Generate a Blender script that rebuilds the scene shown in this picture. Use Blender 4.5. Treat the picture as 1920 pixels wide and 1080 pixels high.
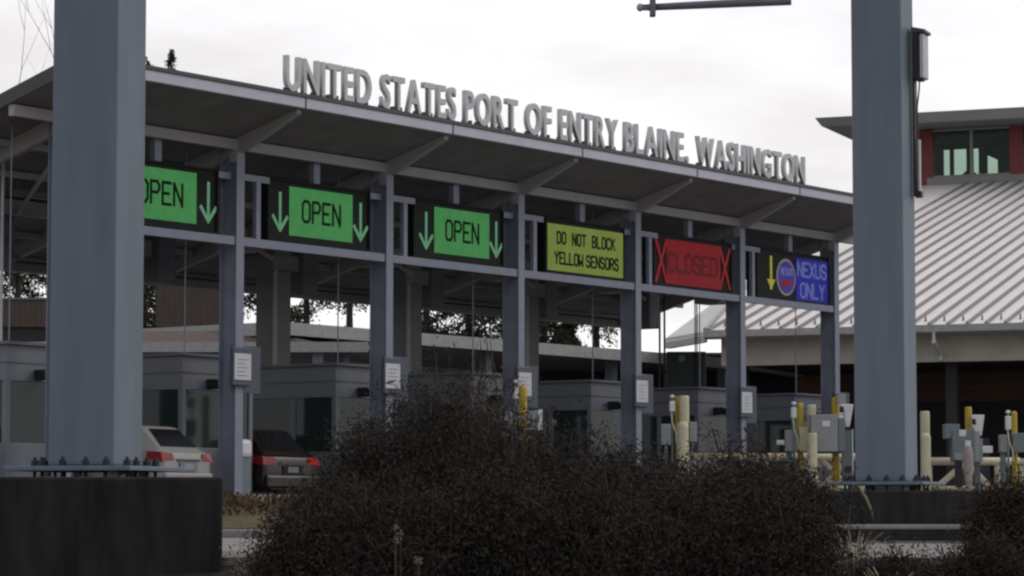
import bpy, math, random
import numpy as np
from mathutils import Vector, Matrix
random.seed(7); RNG = np.random.default_rng(7)
S = bpy.context.scene
for o in list(bpy.data.objects): bpy.data.objects.remove(o)
COL = S.collection

# ------------------------------------------------------------------ camera
FPX = 5391.0
PITCH = math.atan(420/FPX)
EYE = Vector((0, 0, -0.45))
cam = bpy.data.cameras.new("camera"); camo = bpy.data.objects.new("camera", cam); COL.objects.link(camo)
cam.sensor_width = 36; cam.lens = FPX/1920*36; cam.clip_start = 0.5; cam.clip_end = 4000
camo.location = EYE; camo.rotation_euler = (math.pi/2+PITCH, 0, 0)
S.camera = camo
# ------------------------------------------------------------------ sky and sun
SUN_EL, SUN_AZ = math.radians(38), math.radians(75)
W = bpy.data.worlds.new("World"); S.world = W; W.use_nodes = True
nt = W.node_tree; nt.nodes.clear()
out = nt.nodes.new("ShaderNodeOutputWorld"); bg = nt.nodes.new("ShaderNodeBackground")
sky = nt.nodes.new("ShaderNodeTexSky"); sky.sky_type = 'NISHITA'; sky.sun_disc = False
sky.sun_elevation = SUN_EL; sky.sun_rotation = SUN_AZ
tc = nt.nodes.new("ShaderNodeTexCoord"); mp = nt.nodes.new("ShaderNodeMapping"); mp.inputs['Scale'].default_value = (1.0, 1.0, 3.2)
nz = nt.nodes.new("ShaderNodeTexNoise"); nz.inputs['Scale'].default_value = 7.0; nz.inputs['Detail'].default_value = 5; nz.inputs['Roughness'].default_value = .5
cr = nt.nodes.new("ShaderNodeValToRGB")
cr.color_ramp.elements[0].position = .36; cr.color_ramp.elements[0].color = (8.2, 8.05, 8.1, 1)
cr.color_ramp.elements[1].position = .62; cr.color_ramp.elements[1].color = (10.6, 10.6, 10.9, 1)
mx = nt.nodes.new("ShaderNodeMix"); mx.data_type = 'RGBA'; mx.inputs['Factor'].default_value = .93
L = nt.links.new
L(tc.outputs['Generated'], mp.inputs['Vector']); L(mp.outputs['Vector'], nz.inputs['Vector']); L(nz.outputs['Fac'], cr.inputs['Fac'])
# the cloud deck is brightest low ahead, where the sun stands behind it, and duller overhead and behind
dp_ = nt.nodes.new("ShaderNodeVectorMath"); dp_.operation = 'DOT_PRODUCT'; dp_.inputs[1].default_value = Vector((.35, .92, .12)).normalized()
gr = nt.nodes.new("ShaderNodeValToRGB"); gr.color_ramp.interpolation = 'EASE'
gr.color_ramp.elements[0].position = .30; gr.color_ramp.elements[0].color = (.80, .815, .84, 1)
gr.color_ramp.elements[1].position = .97; gr.color_ramp.elements[1].color = (1.11, 1.09, 1.085, 1)
mr = nt.nodes.new("ShaderNodeMapRange"); mr.inputs['From Min'].default_value = -1; mr.inputs['From Max'].default_value = 1
ml = nt.nodes.new("ShaderNodeMix"); ml.data_type = 'RGBA'; ml.blend_type = 'MULTIPLY'; ml.inputs['Factor'].default_value = 1
L(tc.outputs['Generated'], dp_.inputs[0]); L(dp_.outputs['Value'], mr.inputs['Value']); L(mr.outputs['Result'], gr.inputs['Fac'])
L(cr.outputs['Color'], ml.inputs[6]); L(gr.outputs['Color'], ml.inputs[7])
L(sky.outputs['Color'], mx.inputs[6]); L(ml.outputs[2], mx.inputs[7]); L(mx.outputs[2], bg.inputs['Color'])
bg.inputs['Strength'].default_value = 0.1
L(bg.outputs['Background'], out.inputs['Surface'])
sl = bpy.data.lights.new("sun", 'SUN'); sl.energy = 0.7; sl.angle = math.radians(25); sl.color = (1, .96, .92)
so = bpy.data.objects.new("sun", sl); COL.objects.link(so)
sd = Vector((math.sin(SUN_AZ)*math.cos(SUN_EL), math.cos(SUN_AZ)*math.cos(SUN_EL), math.sin(SUN_EL)))
so.rotation_euler = (-sd).to_track_quat('-Z', 'Y').to_euler(); so.location = (60, 10, 60)
S.view_settings.view_transform = 'Standard'; S.view_settings.look = 'None'; S.view_settings.exposure = 0; S.view_settings.gamma = 1
S.cycles.filter_width = 2.4
S.cycles.max_bounces = 8

# ------------------------------------------------------------------ geometry of the place
TH = math.atan(3925*math.cos(PITCH)/FPX)
PHI = math.pi/2-TH                       # rotation of the canopy frame
DD = Vector((math.sin(TH), math.cos(TH), 0)); NN = Vector((math.cos(TH), -math.sin(TH), 0))
ORG = Vector((-5.426, 58, 0)); BAY = 4.865
def FP(s, b, z=0): return ORG+DD*s-NN*b+Vector((0, 0, z))
def ray(x, y):
    f = Vector((0, math.cos(PITCH), math.sin(PITCH))); u = Vector((0, -math.sin(PITCH), math.cos(PITCH)))
    return f+Vector((1, 0, 0))*((x-960)/FPX)-u*((y-540)/FPX)
def at(x, y, Y):
    r = ray(x, y); return EYE+r*(Y/r.y)
def on_plane(x, y, p0, n):
    r = ray(x, y); return EYE+r*((p0-EYE).dot(n)/r.dot(n))

# ------------------------------------------------------------------ materials
def mat(name, col, rough=.6, metal=0, var=.12, scale=6, bump=0, spec=.4, stretch=None, col2=None, detail=4):
    m = bpy.data.materials.new(name); m.use_nodes = True; t = m.node_tree; b = t.nodes['Principled BSDF']
    b.inputs['Roughness'].default_value = rough; b.inputs['Metallic'].default_value = metal
    b.inputs['Specular IOR Level'].default_value = spec
    tc = t.nodes.new("ShaderNodeTexCoord"); mp = t.nodes.new("ShaderNodeMapping")
    if stretch: mp.inputs['Scale'].default_value = stretch
    n = t.nodes.new("ShaderNodeTexNoise"); n.inputs['Scale'].default_value = scale; n.inputs['Detail'].default_value = detail
    r = t.nodes.new("ShaderNodeValToRGB"); r.color_ramp.elements[0].position = .3; r.color_ramp.elements[1].position = .7
    c2 = col2 or tuple(min(1, c*(1+var)) for c in col); c1 = col if col2 else tuple(c*(1-var) for c in col)
    r.color_ramp.elements[0].color = (*c1, 1); r.color_ramp.elements[1].color = (*c2, 1)
    t.links.new(tc.outputs['Object'], mp.inputs['Vector']); t.links.new(mp.outputs['Vector'], n.inputs['Vector'])
    t.links.new(n.outputs['Fac'], r.inputs['Fac']); t.links.new(r.outputs['Color'], b.inputs['Base Color'])
    if bump:
        bp = t.nodes.new("ShaderNodeBump"); bp.inputs['Strength'].default_value = bump; bp.inputs['Distance'].default_value = .02
        t.links.new(n.outputs['Fac'], bp.inputs['Height']); t.links.new(bp.outputs['Normal'], b.inputs['Normal'])
    return m
def leafmat(name, cols, rough=.7):
    m = bpy.data.materials.new(name); m.use_nodes = True; t = m.node_tree; b = t.nodes['Principled BSDF']
    b.inputs['Roughness'].default_value = rough; b.inputs['Specular IOR Level'].default_value = .05
    g = t.nodes.new("ShaderNodeNewGeometry"); tc = t.nodes.new("ShaderNodeTexCoord"); n = t.nodes.new("ShaderNodeTexNoise"); n.inputs['Scale'].default_value = 2.2
    a = t.nodes.new("ShaderNodeMath"); a.operation = 'MULTIPLY_ADD'; a.inputs[1].default_value = .45
    r = t.nodes.new("ShaderNodeValToRGB"); r.color_ramp.elements.remove(r.color_ramp.elements[1])
    for i, c in enumerate(cols):
        e = r.color_ramp.elements[0] if i == 0 else r.color_ramp.elements.new(i/(len(cols)-1)*.9+.05)
        if i == 0: e.position = .05
        e.color = (*c, 1)
    s = t.nodes.new("ShaderNodeMath"); s.operation = 'SUBTRACT'; s.inputs[1].default_value = 0.0
    mm = t.nodes.new("ShaderNodeMath"); mm.operation = 'MULTIPLY'; mm.inputs[1].default_value = .6
    t.links.new(tc.outputs['Object'], n.inputs['Vector']); t.links.new(n.outputs['Fac'], mm.inputs[0])
    t.links.new(g.outputs['Random Per Island'], a.inputs[0]); t.links.new(mm.outputs[0], a.inputs[2])
    t.links.new(a.outputs[0], r.inputs['Fac']); t.links.new(r.outputs['Color'], b.inputs['Base Color'])
    return m
def emit(name, col, strength=1.0, grain=.13):
    m = bpy.data.materials.new(name); m.use_nodes = True; t = m.node_tree; b = t.nodes['Principled BSDF']
    b.inputs['Base Color'].default_value = (.02, .02, .02, 1); b.inputs['Roughness'].default_value = .6; b.inputs['Specular IOR Level'].default_value = .05
    tc = t.nodes.new("ShaderNodeTexCoord"); n = t.nodes.new("ShaderNodeTexNoise"); n.inputs['Scale'].default_value = 5; n.inputs['Detail'].default_value = 6; n.inputs['Roughness'].default_value = .7
    r = t.nodes.new("ShaderNodeValToRGB")
    r.color_ramp.elements[0].position = .3; r.color_ramp.elements[1].position = .7
    r.color_ramp.elements[0].color = (*[c*(1-grain) for c in col], 1); r.color_ramp.elements[1].color = (*[c*(1+grain) for c in col], 1)
    t.links.new(tc.outputs['Object'], n.inputs['Vector']); t.links.new(n.outputs['Fac'], r.inputs['Fac'])
    t.links.new(r.outputs['Color'], b.inputs['Emission Color']); b.inputs['Emission Strength'].default_value = strength
    return m
def glassm(name, tint, rough=.08, trans=.6):
    m = bpy.data.materials.new(name); m.use_nodes = True; t = m.node_tree; b = t.nodes['Principled BSDF']
    b.inputs['Base Color'].default_value = (*[c*.25 for c in tint], 1); b.inputs['Roughness'].default_value = rough
    tr = t.nodes.new("ShaderNodeBsdfTransparent"); tr.inputs['Color'].default_value = (*tint, 1)
    mxs = t.nodes.new("ShaderNodeMixShader"); mxs.inputs['Fac'].default_value = trans
    o = t.nodes['Material Output']
    t.links.new(b.outputs[0], mxs.inputs[1]); t.links.new(tr.outputs[0], mxs.inputs[2]); t.links.new(mxs.outputs[0], o.inputs['Surface'])
    return m
M = {}
M['gantry'] = mat('gantry blue grey paint', (.125, .155, .19), .55, 0, .09, 2.2, 0, .3, (2.5, 2.5, .35))
M['steel'] = mat('canopy steel paint', (.13, .15, .2), .5, 0, .08, 3)
M['beam'] = mat('canopy beam paint', (.19, .205, .26), .5, 0, .08, 3)
M['fascia'] = mat('fascia metal', (.42, .42, .48), .45, 0, .07, 2)
M['cap'] = mat('roof edge cap', (.05, .05, .055), .5)
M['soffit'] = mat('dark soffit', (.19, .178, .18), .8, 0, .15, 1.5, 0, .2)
M['rafter'] = mat('rafter paint', (.30, .285, .28), .6, 0, .08, 2)
M['letter'] = mat('letter metal', (.46, .46, .465), .5, 0, .06, 4)
M['leg'] = mat('letter leg metal', (.06, .06, .065), .6)
M['black'] = mat('sign housing black', (.008, .009, .009), .6, 0, .2, 5, 0, .15)
M['ink'] = mat('unlit pixel black', (.006, .012, .007), .7, 0, .1, 5, 0, .1)
M['green'] = emit('lit green pixels', (.040, .185, .052))
M['garrow'] = emit('lit green arrow', (.085, .23, .12))
M['yellow'] = emit('lit yellow pixels', (.135, .175, .034))
M['yarrow'] = emit('lit yellow arrow', (.26, .27, .04))
M['red'] = emit('lit red pixels', (.135, .005, .008))
M['redx'] = emit('lit red cross', (.175, .007, .012))
M['redink'] = emit('dim red pixels', (.055, .004, .006))
M['blue'] = emit('lit blue pixels', (.012, .012, .19))
M['bluetext'] = emit('lit pale blue pixels', (.085, .105, .27))
M['badge'] = emit('lit violet badge', (.035, .025, .17))
M['ring'] = emit('lit grey ring', (.14, .135, .11))
M['conc'] = mat('dark concrete', (.018, .0175, .017), .95, 0, .25, 5, .4, .1, col2=(.036, .035, .033), stretch=(1.6, 1.6, .35))
M['pale_conc'] = mat('pale concrete', (.2, .19, .18), .9, 0, .12, 2, .2, .2)
M['bounce_lanes'] = mat('concrete lanes lightened for bounce', (.17, .165, .16), .9, 0, .15, 1.2, .2, .2)  # lane tone raised to bounce light up onto the canopy soffit
M['soil'] = mat('bark soil', (.03, .024, .02), .95, 0, .3, 6, .6, .1)
M['turf'] = mat('dry turf', (.055, .05, .024), .95, 0, .3, 3, .6, .1, col2=(.11, .09, .052))
M['panel'] = mat('booth panel', (.135, .145, .17), .45, 0, .07, 2)
M['panel_trim'] = mat('booth trim', (.11, .115, .135), .45, .1)
M['glass'] = glassm('booth glass', (.12, .2, .2), .06, .35)
M['dark'] = mat('dark interior', (.02, .021, .022), .7, 0, .3, 2)
M['paper'] = mat('white notice', (.5, .5, .52), .7, 0, .05, 9)
M['holder'] = mat('notice holder', (.06, .075, .095), .5)
M['bolt'] = mat('dark bolt steel', (.03, .033, .04), .5, .5)
M['ybol'] = mat('yellow bollard paint', (.42, .29, .03), .5, 0, .12, 9)
M['cream'] = mat('cream paint', (.5, .47, .33), .55, 0, .1, 5)
M['rail'] = mat('cream rail paint', (.55, .5, .36), .55, 0, .12, 5)
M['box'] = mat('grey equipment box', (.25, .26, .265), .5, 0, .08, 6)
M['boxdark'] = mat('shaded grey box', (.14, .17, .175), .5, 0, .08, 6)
M['white'] = mat('white plastic', (.6, .6, .6), .4, 0, .05, 6)
M['pink'] = mat('faded pinkish sleeve', (.3, .25, .25), .7, 0, .1, 8)
M['blackbox'] = mat('black plastic', (.015, .016, .016), .5)
M['darkgreen'] = mat('dark green board', (.028, .033, .032), .6)
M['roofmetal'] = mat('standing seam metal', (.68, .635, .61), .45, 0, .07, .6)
M['roofshade'] = mat('shade-toned seam metal', (.45, .445, .44), .5, 0, .06, .6)  # darker copy of the roof metal: the left face's shade as colour
M['seam'] = mat('roof rib with seam shadow', (.20, .185, .18), .6)  # ribs coloured dark and made wide to stand for the seams' shadows
M['gutter'] = mat('gutter', (.30, .295, .29), .5, .1)
M['frieze'] = mat('beige frieze', (.40, .365, .31), .8, 0, .1, 1.5)
M['brownwall'] = mat('brown cladding', (.10, .06, .035), .8, 0, .2, 1, stretch=(1, 1, 6))
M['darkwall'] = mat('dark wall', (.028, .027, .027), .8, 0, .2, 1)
M['rust'] = mat('brown ribbed cladding', (.075, .055, .045), .8, 0, .2, 3, stretch=(6, 6, .5))
M['red_frame'] = mat('red window frame', (.15, .018, .018), .5, 0, .08, 4)
M['eave'] = mat('flat roof eave', (.20, .195, .19), .6, 0, .06, 1)
M['cupglass'] = glassm('clerestory glass', (.62, .74, .66), .05, .86)
M['pillar'] = mat('grey pillar', (.17, .165, .16), .7, 0, .08, 2)
M['carwhite'] = mat('pearl car paint', (.26, .25, .24), .3, 0, .03, 2, 0, .5)
M['carred'] = mat('maroon car paint', (.016, .007, .008), .3, 0, .1, 2, 0, .5)
M['cargrey'] = mat('grey car paint', (.10, .12, .13), .3, 0, .1, 2, 0, .5)
M['carglass'] = mat('car glass', (.012, .014, .015), .08, 0, .1, 2, 0, .6)
M['tail'] = mat('red tail lamp', (.2, .010, .012), .2, 0, .3, 12)
M['taillit'] = emit('lit tail lamp', (.24, .008, .010), 1)
M['tyre'] = mat('tyre', (.012, .012, .012), .9)
M['rim'] = mat('alloy rim', (.3, .3, .3), .35, .7)
M['plate'] = mat('licence plate', (.24, .25, .28), .5)
M['bark'] = mat('tree bark', (.045, .035, .028), .9, 0, .3, 8)
M['twig'] = mat('shrub twig', (.06, .045, .04), .9, 0, .35, 14, 0, .1)
M['conifer'] = leafmat('conifer needles', [(.024, .028, .02), (.036, .042, .026), (.05, .054, .036)])
M['shrubdark'] = leafmat('dark shrub leaf', [(.022, .0195, .019), (.034, .027, .0255), (.033, .0315, .023), (.046, .033, .030)])
M['shrubred'] = leafmat('reddish shrub leaf', [(.024, .020, .019), (.043, .028, .0265), (.034, .031, .023), (.060, .036, .032)])
M['rusty'] = leafmat('rusty leaf', [(.07, .035, .022), (.12, .06, .035), (.09, .05, .04)])
M['straw'] = leafmat('straw blade', [(.12, .095, .06), (.22, .18, .12), (.30, .26, .19)])
M['seed'] = leafmat('pale seed head', [(.10, .095, .09), (.2, .19, .18), (.14, .13, .12)])
M['heather'] = leafmat('brown ground plant', [(.05, .028, .018), (.085, .05, .03), (.06, .06, .025)])

# ------------------------------------------------------------------ builders
class MB:
    def __init__(s): s.v = []; s.f = []
    def poly(s, pts): i = len(s.v); s.v += [tuple(p) for p in pts]; s.f.append(tuple(range(i, i+len(pts))))
    def box(s, x0, x1, y0, y1, z0, z1):
        i = len(s.v); s.v += [(x0,y0,z0),(x1,y0,z0),(x1,y1,z0),(x0,y1,z0),(x0,y0,z1),(x1,y0,z1),(x1,y1,z1),(x0,y1,z1)]
        s.f += [tuple(i+k for k in q) for q in ((0,3,2,1),(4,5,6,7),(0,1,5,4),(1,2,6,5),(2,3,7,6),(3,0,4,7))]
        return s
    def hexa(s, lo, hi):
        i = len(s.v); s.v += [tuple(p) for p in lo]+[tuple(p) for p in hi]
        s.f += [tuple(i+k for k in q) for q in ((0,3,2,1),(4,5,6,7),(0,1,5,4),(1,2,6,5),(2,3,7,6),(3,0,4,7))]
        return s
    def prism(s, pts, off):
        n = len(pts); i = len(s.v); off = Vector(off)
        s.v += [tuple(p) for p in pts]+[tuple(Vector(p)+off) for p in pts]
        s.f.append(tuple(range(i+n-1, i-1, -1))); s.f.append(tuple(range(i+n, i+2*n)))
        for k in range(n): s.f.append((i+k, i+(k+1)%n, i+n+(k+1)%n, i+n+k))
        return s
    def tube(s, pts, rad, n=8, cap=True):
        pts = [Vector(p) for p in pts]; rad = rad if hasattr(rad, '__len__') else [rad]*len(pts); rings = []
        for k, p in enumerate(pts):
            dr = (pts[min(k+1, len(pts)-1)]-pts[max(k-1, 0)]).normalized()
            a = dr.cross(Vector((0, 0, 1)) if abs(dr.z) < .95 else Vector((1, 0, 0))).normalized(); b = dr.cross(a)
            i = len(s.v); rings.append(i)
            for j in range(n):
                t = 2*math.pi*j/n+math.pi/n; s.v.append(tuple(p+(a*math.cos(t)+b*math.sin(t))*rad[k]))
        for r0, r1 in zip(rings, rings[1:]):
            for j in range(n): s.f.append((r0+j, r1+j, r1+(j+1)%n, r0+(j+1)%n))
        if cap: s.f.append(tuple(rings[0]+j for j in range(n))); s.f.append(tuple(rings[-1]+j for j in reversed(range(n))))
        return s
    def lathe(s, prof, c=(0, 0), n=16):
        rings = []
        for r, z in prof:
            rings.append(len(s.v))
            for j in range(n): t = 2*math.pi*j/n; s.v.append((c[0]+r*math.cos(t), c[1]+r*math.sin(t), z))
        for r0, r1 in zip(rings, rings[1:]):
            for j in range(n): s.f.append((r0+j, r0+(j+1)%n, r1+(j+1)%n, r1+j))
        s.f.append(tuple(rings[0]+j for j in reversed(range(n)))); s.f.append(tuple(rings[-1]+j for j in range(n)))
        return s
    def build(s, name, m, parent=None, loc=(0, 0, 0), rz=0, smooth=False, bevel=0):
        me = bpy.data.meshes.new(name); me.from_pydata(s.v, [], s.f); me.materials.append(m)
        return link(name, me, parent, loc, rz, smooth, bevel)
def link(name, me, parent=None, loc=(0, 0, 0), rz=0, smooth=False, bevel=0):
    me.validate(); me.update()
    o = bpy.data.objects.new(name, me); COL.objects.link(o); o.location = loc; o.rotation_euler = (0, 0, rz)
    if parent: o.parent = parent
    if smooth:
        for p in me.polygons: p.use_smooth = True
    if bevel:
        b = o.modifiers.new("bevel", 'BEVEL'); b.width = bevel; b.segments = 2; b.limit_method = 'ANGLE'
    return o
def tag(o, label, cat, group=None):
    o['label'] = label; o['category'] = cat
    if group: o['group'] = group
    return o
def thing(name, label, cat, loc=(0, 0, 0), rz=0, group=None):
    o = bpy.data.objects.new(name, None); COL.objects.link(o); o.location = loc; o.rotation_euler = (0, 0, rz); o.empty_display_size = .2
    return tag(o, label, cat, group)
def struct(o): o['kind'] = 'structure'; return o
def stuff(o): o['kind'] = 'stuff'; return o
def quads(name, V, m, parent=None, loc=(0, 0, 0), rz=0):      # V: (n,4,3) array of separate quads
    n = len(V); me = bpy.data.meshes.new(name)
    me.vertices.add(n*4); me.vertices.foreach_set('co', V.reshape(-1).astype(np.float32))
    me.loops.add(n*4); me.loops.foreach_set('vertex_index', np.arange(n*4, dtype=np.int32))
    me.polygons.add(n); me.polygons.foreach_set('loop_start', np.arange(0, n*4, 4, dtype=np.int32)); me.polygons.foreach_set('loop_total', np.full(n, 4, dtype=np.int32))
    me.materials.append(m); me.update()
    o = bpy.data.objects.new(name, me); COL.objects.link(o); o.location = loc; o.rotation_euler = (0, 0, rz)
    if parent: o.parent = parent
    return o
def leafquads(P, size, asp=.5, updir=None, droop=0):
    n = len(P); a = RNG.normal(size=(n, 3))
    if updir is not None: a = a*.6+updir
    a[:, 2] -= droop; a /= np.linalg.norm(a, axis=1)[:, None]
    b = np.cross(a, RNG.normal(size=(n, 3))); b /= np.linalg.norm(b, axis=1)[:, None]
    sz = size*(.6+.8*RNG.random(n))[:, None]; a = a*sz; b = b*sz*asp
    return np.stack([P-a*.5-b*.15, P-b*.5+a*.05, P+a*.5, P+b*.5+a*.05], axis=1)

# ------------------------------------------------------------------ stroke lettering (LED face)
G = {
 'A': [[(0,0),(0,5),(1,6),(3,6),(4,5),(4,0)],[(0,3),(4,3)]],
 'B': [[(0,0),(0,6),(3,6),(4,5),(4,4),(3,3),(0,3)],[(3,3),(4,2),(4,1),(3,0),(0,0)]],
 'C': [[(4,5),(3,6),(1,6),(0,5),(0,1),(1,0),(3,0),(4,1)]],
 'D': [[(0,0),(0,6),(3,6),(4,5),(4,1),(3,0),(0,0)]],
 'E': [[(4,6),(0,6),(0,0),(4,0)],[(0,3),(3,3)]],
 'K': [[(0,0),(0,6)],[(4,6),(0,2.6)],[(1.3,3.6),(4,0)]],
 'L': [[(0,6),(0,0),(4,0)]],
 'N': [[(0,0),(0,6),(4,0),(4,6)]],
 'O': [[(1,0),(0,1),(0,5),(1,6),(3,6),(4,5),(4,1),(3,0),(1,0)]],
 'P': [[(0,0),(0,6),(3,6),(4,5),(4,4),(3,3),(0,3)]],
 'R': [[(0,0),(0,6),(3,6),(4,5),(4,4),(3,3),(0,3)],[(2,3),(4,0)]],
 'S': [[(4,5),(3,6),(1,6),(0,5),(0,4),(1,3),(3,3),(4,2),(4,1),(3,0),(1,0),(0,1)]],
 'T': [[(0,6),(4,6)],[(2,6),(2,0)]],
 'U': [[(0,6),(0,1),(1,0),(3,0),(4,1),(4,6)]],
 'W': [[(0,6),(0,0),(2,2.5),(4,0),(4,6)]],
 'X': [[(0,0),(4,6)],[(0,6),(4,0)]],
 'Y': [[(0,6),(2,3),(4,6)],[(2,3),(2,0)]],
}
def ribbon(mb, pts, t, y):
    k = 0
    for (x0, z0), (x1, z1) in zip(pts, pts[1:]):
        d = Vector((x1-x0, z1-z0)); l = d.length; d /= l; e = d*t*.4; p = Vector((-d.y, d.x))*t*.5
        a = Vector((x0, z0))-e; b = Vector((x1, z1))+e; yy = y-.0008*k; k = (k+1) % 3
        mb.prism([(a.x+p.x, yy, a.y+p.y), (a.x-p.x, yy, a.y-p.y), (b.x-p.x, yy, b.y-p.y), (b.x+p.x, yy, b.y+p.y)], (0, .006, 0))
def led_text(mb, txt, x0, x1, z0, z1, t, y, gap=.42, space=.7):
    n = sum(space if c == ' ' else 1 for c in txt)+gap*(len(txt)-1); cw = (x1-x0-t)/n; x = x0+t/2; h = z1-z0-t
    for c in txt:
        if c == ' ': x += cw*(space+gap); continue
        for st in G[c]: ribbon(mb, [(x+p*cw/4, z0+t/2+q*h/6) for p, q in st], t, y)
        x += cw*(1+gap)

# ------------------------------------------------------------------ ground
def hgt(y):
    ks = [(-30, -2.05), (2, -2.05), (10, -1.75), (21.5, -1.12), (22.3, -.86), (39.2, -.86), (39.6, -.70), (46, -.52), (52, -.27), (400, -.27), (3000, -.27)]
    for (a, za), (b, zb) in zip(ks, ks[1:]):
        if y <= b: return za+(zb-za)*(y-a)/(b-a)
    return ks[-1][1]
gx = [-1500, -300, -120, -60]+[-30+2*i for i in range(31)]+[60, 120, 300, 1500]
gy = [-30, -10, 0, 2]+[4+1.5*i for i in range(12)]+[22.0, 22.3, 30, 39.2, 39.6, 42, 44, 46, 48, 50, 52, 60, 80, 120, 200, 400, 1000, 3000]
mb = MB(); mb.v = [(x, y, hgt(y)+(RNG.normal()*.03 if y < 21 and y > 2 else 0)) for y in gy for x in gx]
nx = len(gx); mb.f = [(j*nx+i, j*nx+i+1, (j+1)*nx+i+1, (j+1)*nx+i) for j in range(len(gy)-1) for i in range(nx-1)]
struct(mb.build('ground', M['soil'], smooth=True))
mb = MB(); mb.box(-80, 80, 22.3, 39.0, -.9, -.8); struct(mb.build('road', M['pale_conc']))
mb = MB(); mb.box(-80, 80, 39.05, 39.4, -.9, -.685); struct(mb.build('kerb', M['pale_conc'], bevel=.03))
mb = MB(); mb.v = [(x, y, z+.02) for y, z in ((39.42, -.73), (46, -.515), (52, -.262)) for x in (-80, 80)]; mb.f = [(0,1,3,2), (2,3,5,4)]
struct(mb.build('grass_verge', M['turf']))
mb = MB(); mb.poly([(-90, 52.2, -.25), (110, 52.2, -.25), (110, 240, -.25), (-90, 240, -.25)]); struct(mb.build('lane_pavement', M['bounce_lanes']))
for i in range(-1, 6):
    mb = MB(); mb.box(-.85, 1.6, -.9, 6.5, -.35, -.1)
    struct(mb.build('kerb_island', M['pale_conc'], None, FP(i*BAY, 0), PHI, bevel=.03))
# brown plants on the verge
P = np.stack([RNG.uniform(-9, 8, 9000), RNG.uniform(45.5, 51.5, 9000), np.zeros(9000)], 1)
P[:, 2] = [hgt(y) for y in P[:, 1]]; P[:, 2] += RNG.random(9000)*.35*(.5+.5*np.sin(P[:, 0]*1.7+P[:, 1]))
stuff(quads('ground_cover', leafquads(P, .11, .4, np.array([0, 0, 1.0])), M['heather']))

# ------------------------------------------------------------------ inspection canopy
HW = {-1: 'behind the big left gantry column', 0: 'left end', 1: '', 2: '', 3: '', 4: '', 5: ''}
can = thing('inspection_canopy', 'long sloping steel canopy over the border inspection lanes, grey lettering on its front edge', 'canopy', FP(0, 0), PHI)
SL = .29; S0, S1, B0, B1 = -6.45, 5*BAY+1.0, -1.63, 7.35
zu = lambda b: 7.6-SL*(b+1.63)
mb = MB()
mb.hexa([(S0, B0+.06, zu(B0+.06)), (S1, B0+.06, zu(B0+.06)), (S1, B1, zu(B1)), (S0, B1, zu(B1))],
        [(S0, B0+.06, zu(B0)+.26), (S1, B0+.06, zu(B0)+.26), (S1, B1, zu(B1)+.22), (S0, B1, zu(B1)+.22)])
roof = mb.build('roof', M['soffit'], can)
for xa, xb in ((S0-.03, S0-.003), (S1+.003, S1+.03)):  # dark strips added to darken the slab's lit end faces
    mb = MB(); mb.hexa([(xa, B0+.06, zu(B0)-.02), (xb, B0+.06, zu(B0)-.02), (xb, B1+.02, zu(B1)-.02), (xa, B1+.02, zu(B1)-.02)],
                       [(xa, B0+.06, zu(B0)+.255), (xb, B0+.06, zu(B0)+.255), (xb, B1+.02, zu(B1)+.235), (xa, B1+.02, zu(B1)+.235)]); mb.build('gable_dark_strip', M['cap'], can)
mb = MB()
mb.box(S0-.02, S1+.02, B0-.07, B0+.057, 7.58, 7.79)
fa = mb.build('fascia', M['fascia'], can, bevel=.01)
mb = MB(); mb.box(S0-.04, S1+.04, B0-.10, B0+.3, 7.795, 7.87); mb.build('roof_edge', M['cap'], can)
mb = MB()
for i in range(-1, 6): mb.box(i*BAY-.13, i*BAY-.09, B0-.078, B0-.071, 7.575, 7.795)
mb.build('fascia_joint', M['leg'], can)
mb = MB(); mb.box(S0+.02, S1-.02, .02, .16, 6.87, zu(.16)-.004); mb.build('front_purlin', M['rafter'], can)
mb = MB(); mb.box(S0+.02, S1-.02, 4.0, 4.2, 5.6, zu(4.2)-.004); mb.build('middle_purlin', M['rafter'], can)
mb = MB(); mb.box(S0+.02, S1-.02, B1-.3, B1-.05, zu(B1)-.2, zu(B1)-.004); mb.build('rear_beam', M['rafter'], can)
for pb_ in (1.5, 2.8, 5.6):
    mb = MB(); mb.box(S0+.05, S1-.05, pb_, pb_+.08, zu(pb_)-.16, zu(pb_+.08)-.003); mb.build('soffit_purlin', M['rafter'], can)
raf = None
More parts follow.
